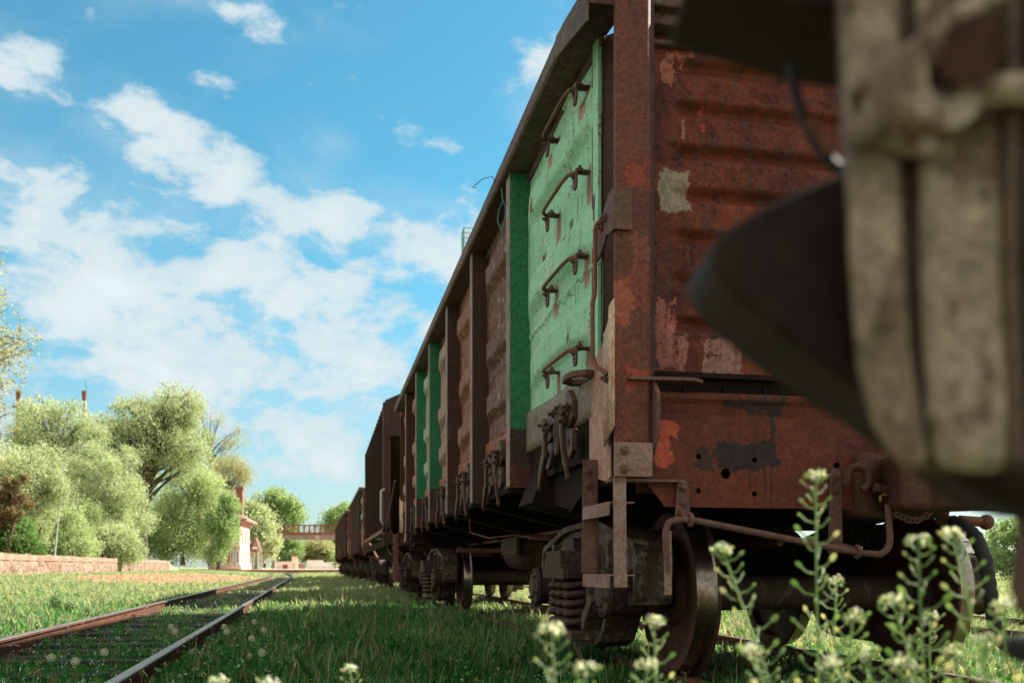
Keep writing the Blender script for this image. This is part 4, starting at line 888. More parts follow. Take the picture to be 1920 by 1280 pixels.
def make_tree(base, lobes, leafmat, label, cat='tree', group=None, seed=1, trunk_r=.35, nclump=46, per=420, size=.17, droop=0.0, bark='bark', crad=1.3, trunk_h=None, fork=True, flat=.8, name='deciduous_tree', lean=0, limbs=1):
    """lobes: (dx, z, rx, rz) crown masses in metres, x across the view"""
    r = random.Random(seed); t = empty(name, base, 0, label, cat, group)
    if cat == 'bush': trunk_r = min(trunk_r, .07)
    vx = Vector((cos(TH*0), 0, 0)); cs = []; rs = []
    tot = sum(l[2]*l[2]*l[3] for l in lobes)
    for (dx, z, rx, rz) in lobes:
        k = max(3, int(nclump*(rx*rx*rz)/tot))
        for _ in range(k):
            while True:
                p = (r.uniform(-1, 1), r.uniform(-1, 1), r.uniform(-1, 1)); q = sqrt(sum(c*c for c in p))
                if .25 < q < 1: break
            f = .85/max(q, .6) if q > .5 else 1
            p = [c*min(1, (q**.5)/q*.92) for c in p]
            cs.append((dx+p[0]*rx, p[1]*rx, z+p[2]*rz)); rs.append(crad*r.uniform(.55, 1.15)*min(1, rx/2.5+.3))
    top = max(l[1] for l in lobes); th = trunk_h or top*.55
    mb = MB(); pts = []; 
    for i in range(9):
        q = i/8; pts.append(Vector((lean*q*q+.18*sin(q*5+seed), .15*cos(q*4+seed)-.15, top*.95*q)))
    mb.tube(pts, trunk_r, 9, True, [trunk_r*(1.25 if i == 0 else 1-.78*(i/8)) for i in range(9)])
    for i, c in enumerate(cs):
        if not fork and i % 2: continue
        C = Vector(c); q0 = max(.18, min(.85, (C.z-r.uniform(1.5, 4)*top/14)/top/.95)); k = q0*8; j = int(k); s0 = pts[j].lerp(pts[min(8, j+1)], k-j)
        mid = s0.lerp(C, .5)+Vector((r.uniform(-.3, .3), r.uniform(-.3, .3), (C-s0).length*.10))
        P = [s0*(1-u)**2+mid*2*u*(1-u)+C*u*u for u in (0, .2, .4, .6, .8, 1)]
        r0 = trunk_r*r.uniform(.22, .42)*limbs; mb.tube(P, r0, 5, True, [r0*(1-.8*u) for u in (0, .2, .4, .6, .8, 1)])
        for _ in range(5):
            d = Vector((r.gauss(0, 1), r.gauss(0, 1), r.gauss(.2, 1))).normalized()*rs[i]*.95; st = P[r.choice((3, 4, 5))]
            mb.tube([st, st+d*.5+Vector((0, 0, .08)), st+d], r0*.2, 3, True, [r0*.26, r0*.18, r0*.06])
    o = mb.build('trunk', bark, t)
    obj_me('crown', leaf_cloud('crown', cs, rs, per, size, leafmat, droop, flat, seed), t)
    return t
def tree_at(px, X, zb, **kw):
    p = onX(px, X, zb); s = zc(p)/F       # metres per photo pixel there
    lob = [((a-px)*s, (HZ-b)*s+CZ-zb, rx*s, rz*s) for a, b, rx, rz in kw.pop('px_lobes')]
    return make_tree(tuple(p), lob, kw.pop('leaf'), kw.pop('label'), **kw)

G1 = 'trees behind the old platform wall'
tree_at(272, -21, 1.4, px_lobes=[(305,765,66,50),(225,790,58,46),(340,840,60,55),(235,860,60,50),(285,810,95,70),(350,760,36,45),(235,925,42,50)], leaf='leaf_pale', droop=.35, label='tallest spreading tree with pale leaves and dark trunk, middle of the row', seed=3, trunk_r=.48, nclump=150, per=430, size=.19, crad=1.9, group=G1, bark='bark', lean=.4, limbs=1.35)
tree_at(345, -19, .9, px_lobes=[(350,930,42,80),(325,980,50,60),(385,900,32,60),(370,1000,38,50),(305,1020,25,28)], leaf='leaf_willow', label='bright green feathery willow hanging to the ground, right of the tallest tree', name='willow_tree', seed=4, trunk_r=.3, nclump=110, per=620, size=.24, droop=.9, crad=1.9, group=G1)
tree_at(395, -20, .6, px_lobes=[(385,785,32,24),(420,825,38,18),(375,830,28,34),(447,812,14,16),(400,870,46,30),(410,930,42,40)], leaf='leaf_olive', label='thin airy olive tree with long bare limbs reaching right against the sky', seed=5, trunk_r=.26, nclump=70, per=210, size=.17, droop=.3, crad=1.7, group=G1, limbs=1.3)
tree_at(425, -15, .4, px_lobes=[(425,885,40,34),(443,862,20,20),(410,930,36,45)], leaf='leaf_olive', label='olive brown crowned tree in front of the station chimney', seed=6, trunk_r=.25, nclump=56, per=420, size=.18, droop=.3, crad=1.7, group=G1)
tree_at(408, -13, .3, px_lobes=[(415,985,24,35),(405,1025,18,22),(425,950,18,25)], leaf='leaf_green', label='green ivy covered tree with dark shadowed foliage standing beside the station', seed=7, trunk_r=.25, nclump=36, per=420, size=.25, droop=.4, crad=1.2, group=G1)
tree_at(110, -26, 1.5, droop=.3, px_lobes=[(100,795,80,52),(55,820,42,42),(155,825,40,46),(105,850,70,40)], leaf='leaf_pale', label='round crowned pale tree with several dark bare stems, behind the left end of the row', seed=8, trunk_r=.32, nclump=85, per=420, size=.17, crad=1.5, group=G1, limbs=1.3)
tree_at(205, -19, 1.4, droop=.35, px_lobes=[(200,890,72,66),(150,930,50,55),(240,950,46,60),(190,990,70,42)], leaf='leaf_pale', label='wide cream green tree leaning over the platform wall, left of the tallest tree', seed=9, trunk_r=.26, nclump=100, per=520, size=.15, crad=1.25, group=G1)
tree_at(30, -21, 1.4, droop=.35, px_lobes=[(45,885,74,62),(-10,880,55,66),(85,935,50,62),(40,970,70,50)], leaf='leaf_pale', label='pale grey green tree at the left edge above the rust coloured conifer', seed=10, trunk_r=.25, nclump=90, per=520, size=.13, crad=1.0, group=G1)
tree_at(22, -18.6, 1.4, px_lobes=[(25,950,30,28),(10,915,22,24),(5,975,26,18),(35,900,12,20)], leaf='leaf_rust', label='rust brown conifer at the left edge above the platform wall', name='conifer_tree', seed=11, trunk_r=.14, nclump=44, per=330, size=.10, crad=.42, group=G1, bark='bark_red')
tree_at(-95, -15, .2, px_lobes=[(-45,640,98,60),(-60,520,85,50),(-65,740,98,60),(-110,860,80,60)], leaf='leaf_olive', label='sparse yellow twigged tree reaching in from the left edge against the sky', seed=12, trunk_r=.28, nclump=80, per=170, size=.10, crad=1.05, limbs=1.0, group=G1)
for i, (px, X, lob, lf, lb) in enumerate([
    (180, -30, [(170,910,70,80),(110,950,70,70),(60,930,60,60)], 'leaf_pale', 'pale tree crown filling the gap behind the wide cream green tree'),
    (262, -29, [(262,930,66,70),(240,990,56,56),(320,960,50,60)], 'leaf_willow', 'soft green tree crown behind the trunk of the tallest tree'),
    (388, -24, [(385,930,36,50),(390,1000,34,50)], 'leaf_pale', 'pale foliage behind the willow, left of the station chimney'),
    (130, -19, [(112,990,36,46),(150,1010,34,30),(128,1030,40,16)], 'leaf_willow', 'rounded green bush behind the wall, below the curved street lamp'),
    (20, -19, [(12,1000,34,34),(50,1022,26,20)], 'leaf_dark', 'dark green bush behind the wall at the left edge'),
    (185, -18.5, [(215,1015,36,30),(172,1030,25,18),(240,1030,20,12)], 'leaf_pale', 'low green bush behind the wall, left of the dark trunks'),
    (270, -24, [(270,1010,45,28),(230,1000,40,35)], 'leaf_green', 'green thicket behind the dark trunks of the tallest trees'),
    (80, -24, [(90,985,70,50),(160,970,50,50)], 'leaf_willow', 'light green thicket filling the space under the left trees'),
    (330, -26, [(340,980,60,60),(290,960,50,60)], 'leaf_willow', 'bright green thicket behind the feathery willow')]):
    tree_at(px, X, 1.35, px_lobes=lob, leaf=lf, label=lb, cat='bush', name='bush', seed=30+i, trunk_r=.1, nclump=60, per=420, size=.15, crad=1.2, droop=.3, trunk_h=1)
# background behind the station and the bridge
def far_tree(px, Z, lob, lf, lb, seed, name='deciduous_tree', cat='tree', per=330, n=60, crad=2.0, size=.34, **kw):
    b = pt(px, HZ, Z); b.z = .3; s = Z/F
    return make_tree(tuple(b), [((a-px)*s, (HZ-y)*s+.33, rx*s, rz*s) for a, y, rx, rz in lob], lf, lb, seed=seed, trunk_r=.35, nclump=n, per=per, size=size, crad=crad, name=name, cat=cat, **kw)
far_tree(527, 205, [(522,955,38,38),(545,985,28,35),(510,1000,28,30),(535,1030,32,25),(500,940,16,14),(545,1045,26,14)], 'leaf_green', 'large rounded green tree behind the left end of the footbridge', 21, n=110)
far_tree(478, 150, [(478,985,26,32),(495,1010,20,30),(465,960,16,18),(478,1030,22,24)], 'leaf_pale', 'soft grey green tree between the station canopy and the large rounded tree', 22, n=70)
far_tree(590, 215, [(590,1030,34,18),(570,1035,18,14),(615,1038,20,14)], 'leaf_olive', 'pale blossom coloured bushy tree seen under the footbridge', 23, n=50)
far_tree(632, 230, [(630,975,20,20),(645,965,18,18),(618,990,12,12)], 'leaf_green', 'grey green tree behind the right end of the footbridge', 24, n=40, crad=2.2)
far_tree(625, 240, [(625,1035,24,18),(640,1020,20,22)], 'leaf_green', 'low green tree behind the white wall under the footbridge', 25, n=40)
far_tree(1905, 55, [(1905,1005,44,34),(1970,990,50,40),(1900,1045,60,24)], 'leaf_green', 'green bush beyond the train at the right edge', 26, 'bush', 'bush', n=50, crad=.8, size=.16)
for i, px in enumerate((700, 830, 960, 1100, 1260, 1420, 1600, 1780)):
    far_tree(px, 150, [(px,1045,75,14),(px+40,1040,50,16)], 'leaf_green', 'far green hedge bush seen under the wagons, '+['one','two','three','four','five','six','seven','eight'][i]+' from the left', 40+i, 'bush', 'bush', n=40, per=160, group='far bushes beyond the tracks', size=.4)
for o in list(COL.objects):
    if o.get('group') == 'far bushes beyond the tracks': o['label'] = 'distant green bush beyond the tracks, behind the wagons'

# ------------------------------------------------------------------ platform wall, poles, chimneys
def mat_wall():
    m, nt = mat_new('stone_wall'); v = nt.n('ShaderNodeTexCoord').outputs['Object']
    sx = nt.n('ShaderNodeSeparateXYZ'); nt.set(sx.inputs[0], v)
    cv = nt.n('ShaderNodeCombineXYZ'); nt.set(cv.inputs[0], sx.outputs[1]); nt.set(cv.inputs[1], sx.outputs[2]); cv = cv.outputs[0]
    a = nt.noise(v, .8, 6, .6); b = nt.noise(v, 6, 8, .7); dr = nt.noise(nt.scl(v, (3, 3, .35)), 2.2, 6, .6)
    vo = nt.n('ShaderNodeTexVoronoi', feature='DISTANCE_TO_EDGE', i_Scale=2.2); nt.set(vo.inputs['Vector'], nt.vm('ADD', cv, nt.scl(nt.noise(v, 2, 3, .5), (.3, .3, .3))))
    crack = nt.mr(vo.outputs[0], .09, .02)
    low = nt.mr(nt.m('ADD', sx.outputs[2], nt.m('MULTIPLY', dr, .5)), 1.25, .85)
    col = nt.mix(nt.mr(a, .4, .6), (.25, .155, .11), (.34, .235, .18)); col = nt.mix(nt.mr(dr, .45, .65, 0, .7), col, (.30, .20, .13))
    col = nt.mix(nt.mr(b, .5, .7, 0, .5), col, (.38, .20, .13)); col = nt.mix(nt.m('MULTIPLY', nt.m('MULTIPLY', crack, low), .8), col, (.12, .07, .05))
    finish(nt, col, .95, nt.m('SUBTRACT', b, nt.m('MULTIPLY', nt.m('MULTIPLY', crack, low), .8)), .08)
mat_wall()
wl = empty('platform_wall', (0, 0, 0), 0, 'old reddish stone platform wall with grass growing along its top', 'wall')
def wf(u, v):
    y = 8+103*u; z = -.2+1.56*v; return (-16.75+.05*sin(y*2.3)*sin(z*5+y)+.03*sin(y*7.1+z*9)+(.06 if v > .8 else 0), y, z+(.04*sin(y*1.3)+.03*sin(y*3.1) if v > .5 else 0))
MB().grid(wf, 420, 14).build('wall_face', 'stone_wall', wl)
MB().box(-17.3, -16.70, 8, 111, 1.0, 1.34).build('coping', 'stone_wall', wl, bevel=.05)
mb = MB()
for k in range(5): mb.box(-17.3, -16.72, 111+.45*k, 111.45+.45*k, -.2, 1.2-.28*k)
mb.build('end_steps', 'concrete', wl)
def post(px, X, zb, ytop, r, mat, name, label, cat, lean=0):
    p = onX(px, X, zb); t = empty(name, tuple(p), 0, label, cat); h = (HZ-ytop)*zc(p)/F+CZ-zb
    mb = MB(); mb.cyl((0, 0, -.2), (lean, 0, h), r, 10, r*.7); return t, h, mb
t, h, mb = post(64, -18.2, 1.4, 988, .09, 'bark_red', 'wooden_post', 'leaning brown wooden post on top of the platform wall', 'post', .4); mb.build('shaft', 'bark_red', t); MB().box(.33, .47, -.05, .05, h-.1, h).build('cap', 'bark_red', t)
p = onX(102, -18.6, 1.4); s = zc(p)/F; t = empty('street_lamp', tuple(p), 0, 'slim pale grey street lamp with a long curved arm among the trees', 'street lamp')
MB().cyl((0, 0, -.2), ((116-102)*s, 0, (1060-905)*s), .055, 10, .045).build('pole', 'grey_metal', t)
mb = MB(); q = [(116,908),(118,885),(124,868),(138,856),(150,852)]; mb.tube([((a-102)*s, 0, (1060-b)*s) for a, b in q], .04, 8); mb.build('arm', 'grey_metal', t)
mb = MB(); mb.ball(((154-102)*s, 0, (1060-852)*s), .16, 6, (1.6, 1, .5)); mb.build('lamp_head', 'grey_metal', t)
for (px, Z, yt, yb_, wd, lb) in ((35, 190, 732, 1000, .95, 'brown factory chimney with a small service platform, leftmost of the two behind the trees'), (158, 200, 733, 1000, .85, 'grey brown factory chimney with a dark top, right one of the two behind the trees')):
    b = pt(px, HZ, Z); b.z = 0; t = empty('factory_chimney', tuple(b), 0, lb, 'chimney'); h = (HZ-yt)*Z/F+CZ
    MB().lathe([(0, wd*.9), (h*.85, wd*.55), (h*.85, wd*.52), (h-2.0, wd*.5)], (0, 0, 0), 'z', 20).build('shaft', 'concrete' if px > 100 else 'roof_brown', t)
    MB().lathe([(h-2.0, wd*.5), (h-1.4, wd*.5), (h, wd*.62), (h, wd*.4)], (0, 0, 0), 'z', 20).build('crown', 'roof_red', t)
    if px < 100:
        mb = MB(); mb.lathe([(h-3.3, wd*.5), (h-3.3, wd*1.2), (h-3.15, wd*1.2), (h-3.15, wd*.5)], (0, 0, 0), 'z', 16)
        for k in range(8): mb.cyl((wd*1.15*cos(k*pi/4), wd*1.15*sin(k*pi/4), h-3.2), (wd*1.15*cos(k*pi/4), wd*1.15*sin(k*pi/4), h-2.4), .05, 5)
        mb.build('service_platform', 'roof_red', t)
    MB().cyl((wd*.4, 0, h-.2), (wd*.4, 0, h+2.2), .05, 5).build('rod', 'roof_red', t)
# lattice lamp mast behind the train
Zm = 100; b = pt(881, HZ, Zm); t = empty('light_mast', (b.x, b.y, 0), 0, 'thin lattice lighting mast with a teal rusty cage, rising behind the first wagon', 'mast')
h0 = (HZ-470)*Zm/F+CZ; h1 = (HZ-432)*Zm/F+CZ; a = .75
mb = MB()
for sx in (-.4, .4):
    for sy in (-.4, .4): mb.cyl((sx, sy, -.2), (sx*.8, sy*.8, h0), .06, 6)
for k in range(28):
    z = k*h0/28; z2 = (k+1)*h0/28; q = 1 if k % 2 else -1
    for (p1, p2) in (((-.4*q, -.4), (.4*q, -.4)), ((-.4*q, .4), (.4*q, .4)), ((-.4, .4*q), (-.4, -.4*q)), ((.4, .4*q), (.4, -.4*q))): mb.cyl((*p1, z), (*p2, z2), .03, 4)
mb.build('tower', 'roof_brown', t)
mb = MB(); aw = .72
for z in (h0, (h0*.5+h1*.5), h1):
    for (p1, p2) in (((-aw,-aw),(aw,-aw)),((aw,-aw),(aw,aw)),((aw,aw),(-aw,aw)),((-aw,aw),(-aw,-aw))): mb.cyl((*p1, z), (*p2, z), .045, 5)
for k in range(4):
    for (sx, sy) in ((-aw+2*aw*k/3, -aw), (-aw+2*aw*k/3, aw), (-aw, -aw+2*aw*k/3), (aw, -aw+2*aw*k/3)): mb.cyl((sx, sy, h0), (sx, sy, h1), .028 if k in (1, 2) else .05, 5)
mb.box(-aw, aw, -aw, aw, h0-.04, h0); mb.build('cage', 'teal_wire', t)
mb = MB(); mb.box(-.3, .1, -.6, -.3, h0+.2, h0+.9); mb.box(.2, .5, -.6, -.3, h0+.3, h0+.8); mb.build('floodlight', 'grey_metal', t)

# ------------------------------------------------------------------ station, canopy, bridge, far walls
def onP(px, Z, z=0):
    b = pt(px, HZ, Z); return (b.x, b.y, z)
st = empty('station_building', onP(428, 122, .3), -R(3), 'pale two storey station building with a tiled roof and tall red brick chimney', 'building')
k = 122/F; gz = .3
def hz_(y): return (HZ-y)*k+CZ-gz
wx0, wx1 = (-34)*k, (22)*k
MB().box(wx0, wx1, 0, 9, 0, hz_(985)).build('wall', 'plaster', st)
MB().box(wx0-.15, wx1+.15, -.15, 9.15, 0, .5).build('plinth', 'plaster', st)
mb = MB(); mb.box(wx0-.12, wx1+.12, -.12, 9.12, hz_(985), hz_(978)); mb.box(wx0-.3, wx1+.3, -.3, 9.3, hz_(978), hz_(973)); mb.build('cornice', 'red_brick', st)
ze, zr = hz_(972), hz_(950); mb = MB()
A = [(wx0-.9,-.9,ze),(wx1+.9,-.9,ze),(wx1+.9,9.9,ze),(wx0-.9,9.9,ze)]; cx = (wx0+wx1)/2
mb.add(A+[(cx,2.2,zr),(cx,6.8,zr)]+[(a, b, c-.22) for a, b, c in A], [(0,1,4),(1,2,5,4),(2,3,5),(3,0,4,5),(6,7,8,9),(0,1,7,6),(1,2,8,7),(2,3,9,8),(3,0,6,9)]); mb.build('roof', 'roof_brown', st, smooth=False)
mb = MB(); cxx = 17*k; mb.box(cxx-.42, cxx+.42, 1.5, 2.6, ze-.3, hz_(914)); mb.box(cxx-.55, cxx+.55, 1.3, 2.8, hz_(914), hz_(910)); mb.build('chimney', 'red_brick', st)
for (x, z0, z1) in [(x, a, b) for x in (-26*k, -14*k, 9*k, 15*k) for a, b in ((hz_(1020), hz_(990)), (hz_(1055), hz_(1032)))]:
    f = MB().box(x-.28, x+.28, -.10, -.02, z0, z1).build('window', 'window_glass', st)
    mb = MB(); mb.box(x-.36, x-.28, -.14, -.01, z0, z1); mb.box(x+.28, x+.36, -.14, -.01, z0, z1); mb.box(x-.36, x+.36, -.14, -.01, z1, z1+.12); mb.box(x-.42, x+.42, -.2, -.01, z0-.12, z0); mb.box(x-.03, x+.03, -.13, -.102, z0, z1); mb.build('frame', 'white_wall', f)
for x in (-1*k, 2*k):
    MB().box(x-.1, x+.1, -.13, -.01, 0.8, hz_(985)).build('pilaster', 'red_brick', st)
for yy in (1.5, 4.5, 7.2):
    for (a, b) in ((hz_(1020), hz_(990)), (hz_(1055), hz_(1032))):
        MB().box(wx1-.02, wx1+.06, yy-.5, yy+.5, a, b).build('window', 'window_glass', st)
# canopy with two gables
cn = empty('platform_canopy', onP(470, 132, .35), 0, 'small platform canopy with two dark red gables on grey posts beside the station', 'canopy')
k = 132/F
def cz_(y): return (HZ-y)*k+CZ-.35
for cxp in (-8, 8):
    c = cxp*k; hw = 8.2*k; mb = MB(); z0, z1 = cz_(1030), cz_(1006)
    for sg in (-1, 1):
        mb.add([(c+sg*hw*1.05,-.2,z0-.1),(c,-.2,z1),(c,6,z1),(c+sg*hw*1.05,6,z0-.1),(c+sg*hw*1.05,-.2,z0-.28),(c,-.2,z1-.22),(c,6,z1-.22),(c+sg*hw*1.05,6,z0-.28)], [(0,1,2,3),(4,5,6,7),(0,1,5,4),(1,2,6,5),(2,3,7,6),(3,0,4,7)])
    mb.build('gable_roof', 'roof_red', cn, smooth=False)
    mb = MB(); mb.prism([(c-hw*.85, z0-.05), (c, z1-.3), (c+hw*.85, z0-.05)], 'xz', -.05, .0); mb.build('gable_panel', 'roof_brown', cn)
    MB().box(c-.35, c+.35, -.09, -.06, z0+.15, z0+.38).build('sign_plate', 'white_wall', cn)
for xp in (-14, 0, 14):
    for yy in (.2, 5.6): MB().box(xp*k-.11, xp*k+.11, yy-.11, yy+.11, 0, cz_(1030)).build('post', 'grey_metal', cn)
MB().box(-15*k, 14*k, .25, .33, cz_(1036)-.08, cz_(1036)+.06).build('yellow_pipe', 'yellow_pipe', cn)
mb = MB(); mb.box(-3*k-.4, -3*k+.4, -1, -.4, 0, .9); mb.build('bin', 'grey_metal', cn)
# footbridge across the tracks
Zb = 185; k = Zb/F; fb = empty('footbridge', onP(575, Zb, 0), -TH*.2, 'footbridge over the tracks with rusty lattice railings and a pale concrete girder', 'footbridge')
def bz(y): return (HZ-y)*k+CZ
xa, xb = -66*k, 95*k
MB().box(xa, xb, 0, 2.6, bz(1011), bz(1002)).build('girder', 'bridge_girder', fb)
MB().box(xa, xb, -.15, 2.75, bz(1002), bz(999.5)).build('deck', 'bridge_rust', fb)
for yy in (-.1, 2.6):
    mb = MB(); zt, zd = bz(983), bz(999.5); n = 16
    mb.box(xa, xb, yy, yy+.12, zt-.13, zt); mb.box(xa, xb, yy, yy+.1, zd+.05, zd+.22)
    for i in range(n+1):
        x = xa+(xb-xa)*i/n; mb.box(x-.08, x+.08, yy, yy+.1, zd, zt)
        if i < n:
            x2 = xa+(xb-xa)*(i+1)/n; a, b = (zd, zt) if i % 2 else (zt, zd); mb.bar((x, yy+.05, a), (x2, yy+.05, b), .04, .06)
            for q in (.33, .67): mb.bar((x+(x2-x)*q, yy+.05, zd), (x+(x2-x)*q, yy+.05, zt), .018, .018, (0, 1, 0))
    mb.build('railing', 'bridge_rust', fb)
for xp in (-62, 20, 88):
    MB().box(xp*k-.35, xp*k+.35, .6, 2.0, 0, bz(1011)).build('pier', 'concrete', fb) if xp != 20 else MB().box(xp*k-.4, xp*k+.4, -.05, 2.65, bz(1011)-.05, bz(1002.5)).build('girder_joint', 'concrete', fb)
# far walls and hut
hu = empty('small_hut', onP(553, 172, .3), 0, 'narrow cream brick hut with a flat orange roof below the footbridge', 'hut'); k = 172/F
zz = lambda y: (HZ-y)*k+CZ-.3
MB().box(-6*k, 5*k, 0, 1.6, -.5, zz(1043)).build('wall', 'cream_wall', hu); MB().box(-8*k, 9*k, -.3, 2.0, zz(1043), zz(1040)).build('roof', 'red_brick', hu)
MB().box(-3*k, -1*k, -.04, 0, zz(1066), zz(1055)).build('door', 'concrete', hu)
sh = empty('low_shed', onP(530, 176, .3), 0, 'low cream shed wall with a dark red door, left of the narrow hut', 'shed'); k = 176/F
MB().box(-12*k, 20*k, 0, 3, -.5, zz(1052)).build('wall', 'cream_wall', sh); MB().box(0*k, 9*k, -.05, 0, zz(1069), zz(1058)).build('door', 'dark_door', sh)
g2 = empty('board_fence', onP(567, 176, .3), 0, 'short brown board fence between the hut and the pale wall', 'fence'); MB().box(-8*k, 6*k, 0, .1, -.5, zz(1057)).build('board_panel', 'roof_brown', g2); MB().box(-8*k, 6*k, -.05, .0, zz(1058), zz(1057)).build('rail', 'bark', g2)
ww = empty('white_wall', onP(600, 178, .3), 0, 'long whitewashed wall beyond the footbridge, left of the train', 'wall'); k = 178/F
MB().box(-24*k, 6*k, 0, .4, -.6, zz(1050)).build('wall_section', 'white_wall', ww); MB().box(6*k, 45*k, .0, .4, -.6, zz(1053)).build('wall_section', 'white_wall', ww)
MB().box(-24*k, 6*k, -.05, .45, zz(1050), zz(1049)).build('coping', 'concrete', ww)
kb = empty('platform_kerb', onP(430, 118, 0), 0, 'low brick edged platform in front of the station', 'platform'); k = 118/F
MB().box(-8, 24, -2, 60, -.3, .34).build('slab', 'cream_wall', kb); MB().box(-8, 24, -2.3, -2, -.3, .37).build('kerb', 'red_brick', kb)
# two people on the platform, one continuous body each
def person(loc, label, top, pants, flip=1):
    t = empty('person', loc, 0, label, 'person')
    mb = MB(); T = lambda p, rs: mb.tube(p, .1, 8, True, rs)
    T([(-.10,.10*flip,.02),(-.10,.04,.48),(-.09,0,.92)], [.05,.065,.09]); T([(.10,-.16*flip,.02),(.10,-.02,.48),(.09,0,.92)], [.05,.065,.09])
    T([(0,0,.85),(0,0,1.1),(0,.0,1.35),(0,0,1.46),(0,0,1.56)], [.15,.14,.17,.10,.055]); T([(-.20,0,1.40),(-.26,.05,1.12),(-.24,.16,.90)], [.06,.048,.035]); T([(.20,0,1.40),(.27,-.05,1.12),(.25,-.10,.88)], [.06,.048,.035])
    mb.ball((0, .01, 1.66), .105, 6, (.85, 1, 1.15)); mb.tube([(-.10,.10*flip,.03),(-.10,.10*flip-.16,.03)], .045, 6); mb.tube([(.10,-.16*flip,.03),(.10,-.16*flip-.16,.03)], .045, 6); mb.ball((0, -.10, 1.65), .02, 4)
    o = mb.build('body', 'skin', t); rm = o.modifiers.new('skin', 'REMESH'); rm.mode = 'VOXEL'; rm.voxel_size = .022; rm.use_smooth_shade = True
    mb = MB(); mb.tube([(0,0,.88),(0,0,1.1),(0,0,1.36),(0,0,1.47)], .1, 12, True, [.19,.175,.205,.10]); mb.tube([(-.17,0,1.42),(-.27,.05,1.10)], .07, 8, True, [.08,.06]); mb.tube([(.17,0,1.42),(.28,-.05,1.10)], .07, 8, True, [.08,.06]); mb.build('shirt', top, t)
    mb = MB(); mb.tube([(-.10,.095*flip,.12),(-.10,.04,.48),(-.08,0,.95)], .1, 10, True, [.075,.09,.12]); mb.tube([(.10,-.15*flip,.12),(.10,-.02,.48),(.08,0,.95)], .1, 10, True, [.075,.09,.12]); mb.build('trousers', pants, t)
    mb = MB(); mb.ball((0, .03, 1.70), .112, 6, (.9, 1, 1)); mb.build('hair', 'dark_cloth', t)
person(onP(489, 150, .37), 'person in dark clothes walking on the platform by the canopy', 'dark_cloth', 'dark_cloth')
person(onP(496, 150, .37), 'person in a white top walking beside the one in dark clothes', 'white_cloth', 'dark_cloth', -1)

# ------------------------------------------------------------------ grass, weeds and flowers
SHX = lambda x, y: 0
def blades(name, n, rmin, rmax, a0, a1, hmin, hmax, mat, seed, wk=.0011, tint=None, keep=None, lean=.45, label=None):
    g = np.random.default_rng(seed); r = np.exp(g.uniform(np.log(rmin), np.log(rmax), n)); a = g.uniform(a0, a1, n)
    x = r*np.sin(a); y = r*np.cos(a)
    clump = .5+.5*np.sin(x*2.1+np.sin(y*1.7)*2)*np.sin(y*2.7+np.sin(x*1.3)*2); fine = .5+.5*np.sin(x*9+y*5)*np.sin(y*11-x*4)
    k = np.ones(n, bool)
    lt = -1.942-.0157*(y-5.28); dx = np.abs(x-lt)
    inside = dx < .80; sl = ((y-1.2) % .56); onsl = (sl < .14) | (sl > .42)
    k &= ~(inside & onsl & (g.random(n) < .52)); k &= ~(inside & (g.random(n) < np.where(y > 11, .75, .45)) & (clump < np.where(y > 11, .75, .42)))
    for xr in (lt-.797, lt+.797): k &= np.abs(x-xr) > .052
    for xr in (2.053, 3.647, 6.803, 8.397): k &= np.abs(x-xr) > .03
    dirt = (((x+9)/5.2)**2+((y-66)/24)**2 < 1+.7*(clump-.5)) & (x < -3); k &= ~(dirt & (g.random(n) < .9))
    k &= ~((x < -16.5) & (x > -17.4)); k &= ~((y > 113) & (x > -18) & (x < 20))
    x, y, r, clump, fine = x[k], y[k], r[k], clump[k], fine[k]; n = len(x)
    z = terr(x, y)-.01
    h = (hmin+(hmax-hmin)*g.random(n)**1.6)*(.55+.65*clump)*(.8+.4*fine)
    lt = -1.942-.0157*(y-5.28); h *= np.where(np.abs(x-lt) < .80, .62, 1); h *= np.where((x > -.4) & (x < 2.3), 1.3, 1); h *= np.where((np.abs(x-1.95) < .22) & (clump > .35), 1.25, 1)
    # keep rail heads visible
    for xr in (lt-.797, lt+.797): h *= np.where(np.abs(x-xr) < .22, .62, 1)
    wd = np.maximum(.0032, r*wk*.5)*(.7+.6*g.random(n)); th = g.uniform(0, 2*pi, n); ph = th+g.uniform(-.7, .7, n)+pi/2
    le = lean*h*(.2+g.random(n))
    B = np.stack([x, y, z], 1); W_ = np.stack([np.cos(th)*wd, np.sin(th)*wd, 0*x], 1); Ld = np.stack([np.cos(ph)*le, np.sin(ph)*le, 0*x], 1)
    M = B+Ld*.35+np.stack([0*x, 0*x, h*.6], 1); T_ = B+Ld+np.stack([0*x, 0*x, h*(1-.25*g.random(n))], 1)
    V = np.stack([B-W_, B+W_, M+W_*.75, T_, M-W_*.75], 1).reshape(-1, 3); Fq = np.arange(n*5).reshape(n, 5)
    me = bpy.data.meshes.new(name); fast_mesh(me, V, Fq, 5); me.materials.append(MATS[mat])
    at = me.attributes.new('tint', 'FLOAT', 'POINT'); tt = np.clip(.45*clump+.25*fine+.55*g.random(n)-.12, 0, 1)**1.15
    tt = np.where(x > 2.5, np.clip(tt+.42, 0, 1), tt); far = np.clip((r-7)/22, 0, 1); tt = np.clip(tt*(1-.3*far)+.72*far, 0, 1)  # backlight beyond the train painted in as paler tint; paler with distance too
    at.data.foreach_set('value', np.repeat(tt, 5).astype(np.float32))
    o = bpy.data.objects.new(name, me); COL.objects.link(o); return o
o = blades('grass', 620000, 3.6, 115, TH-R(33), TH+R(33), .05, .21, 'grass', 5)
tag(o, 'dense green grass between and beside the tracks', 'grass', kind='stuff')
o = blades('dry_stalks', 16000, 5, 60, TH-R(33), TH+R(33), .10, .30, 'dry', 8, wk=.0007, lean=.3)
tag(o, 'thin dry tan stalks standing among the green grass', 'dry grass', kind='stuff')
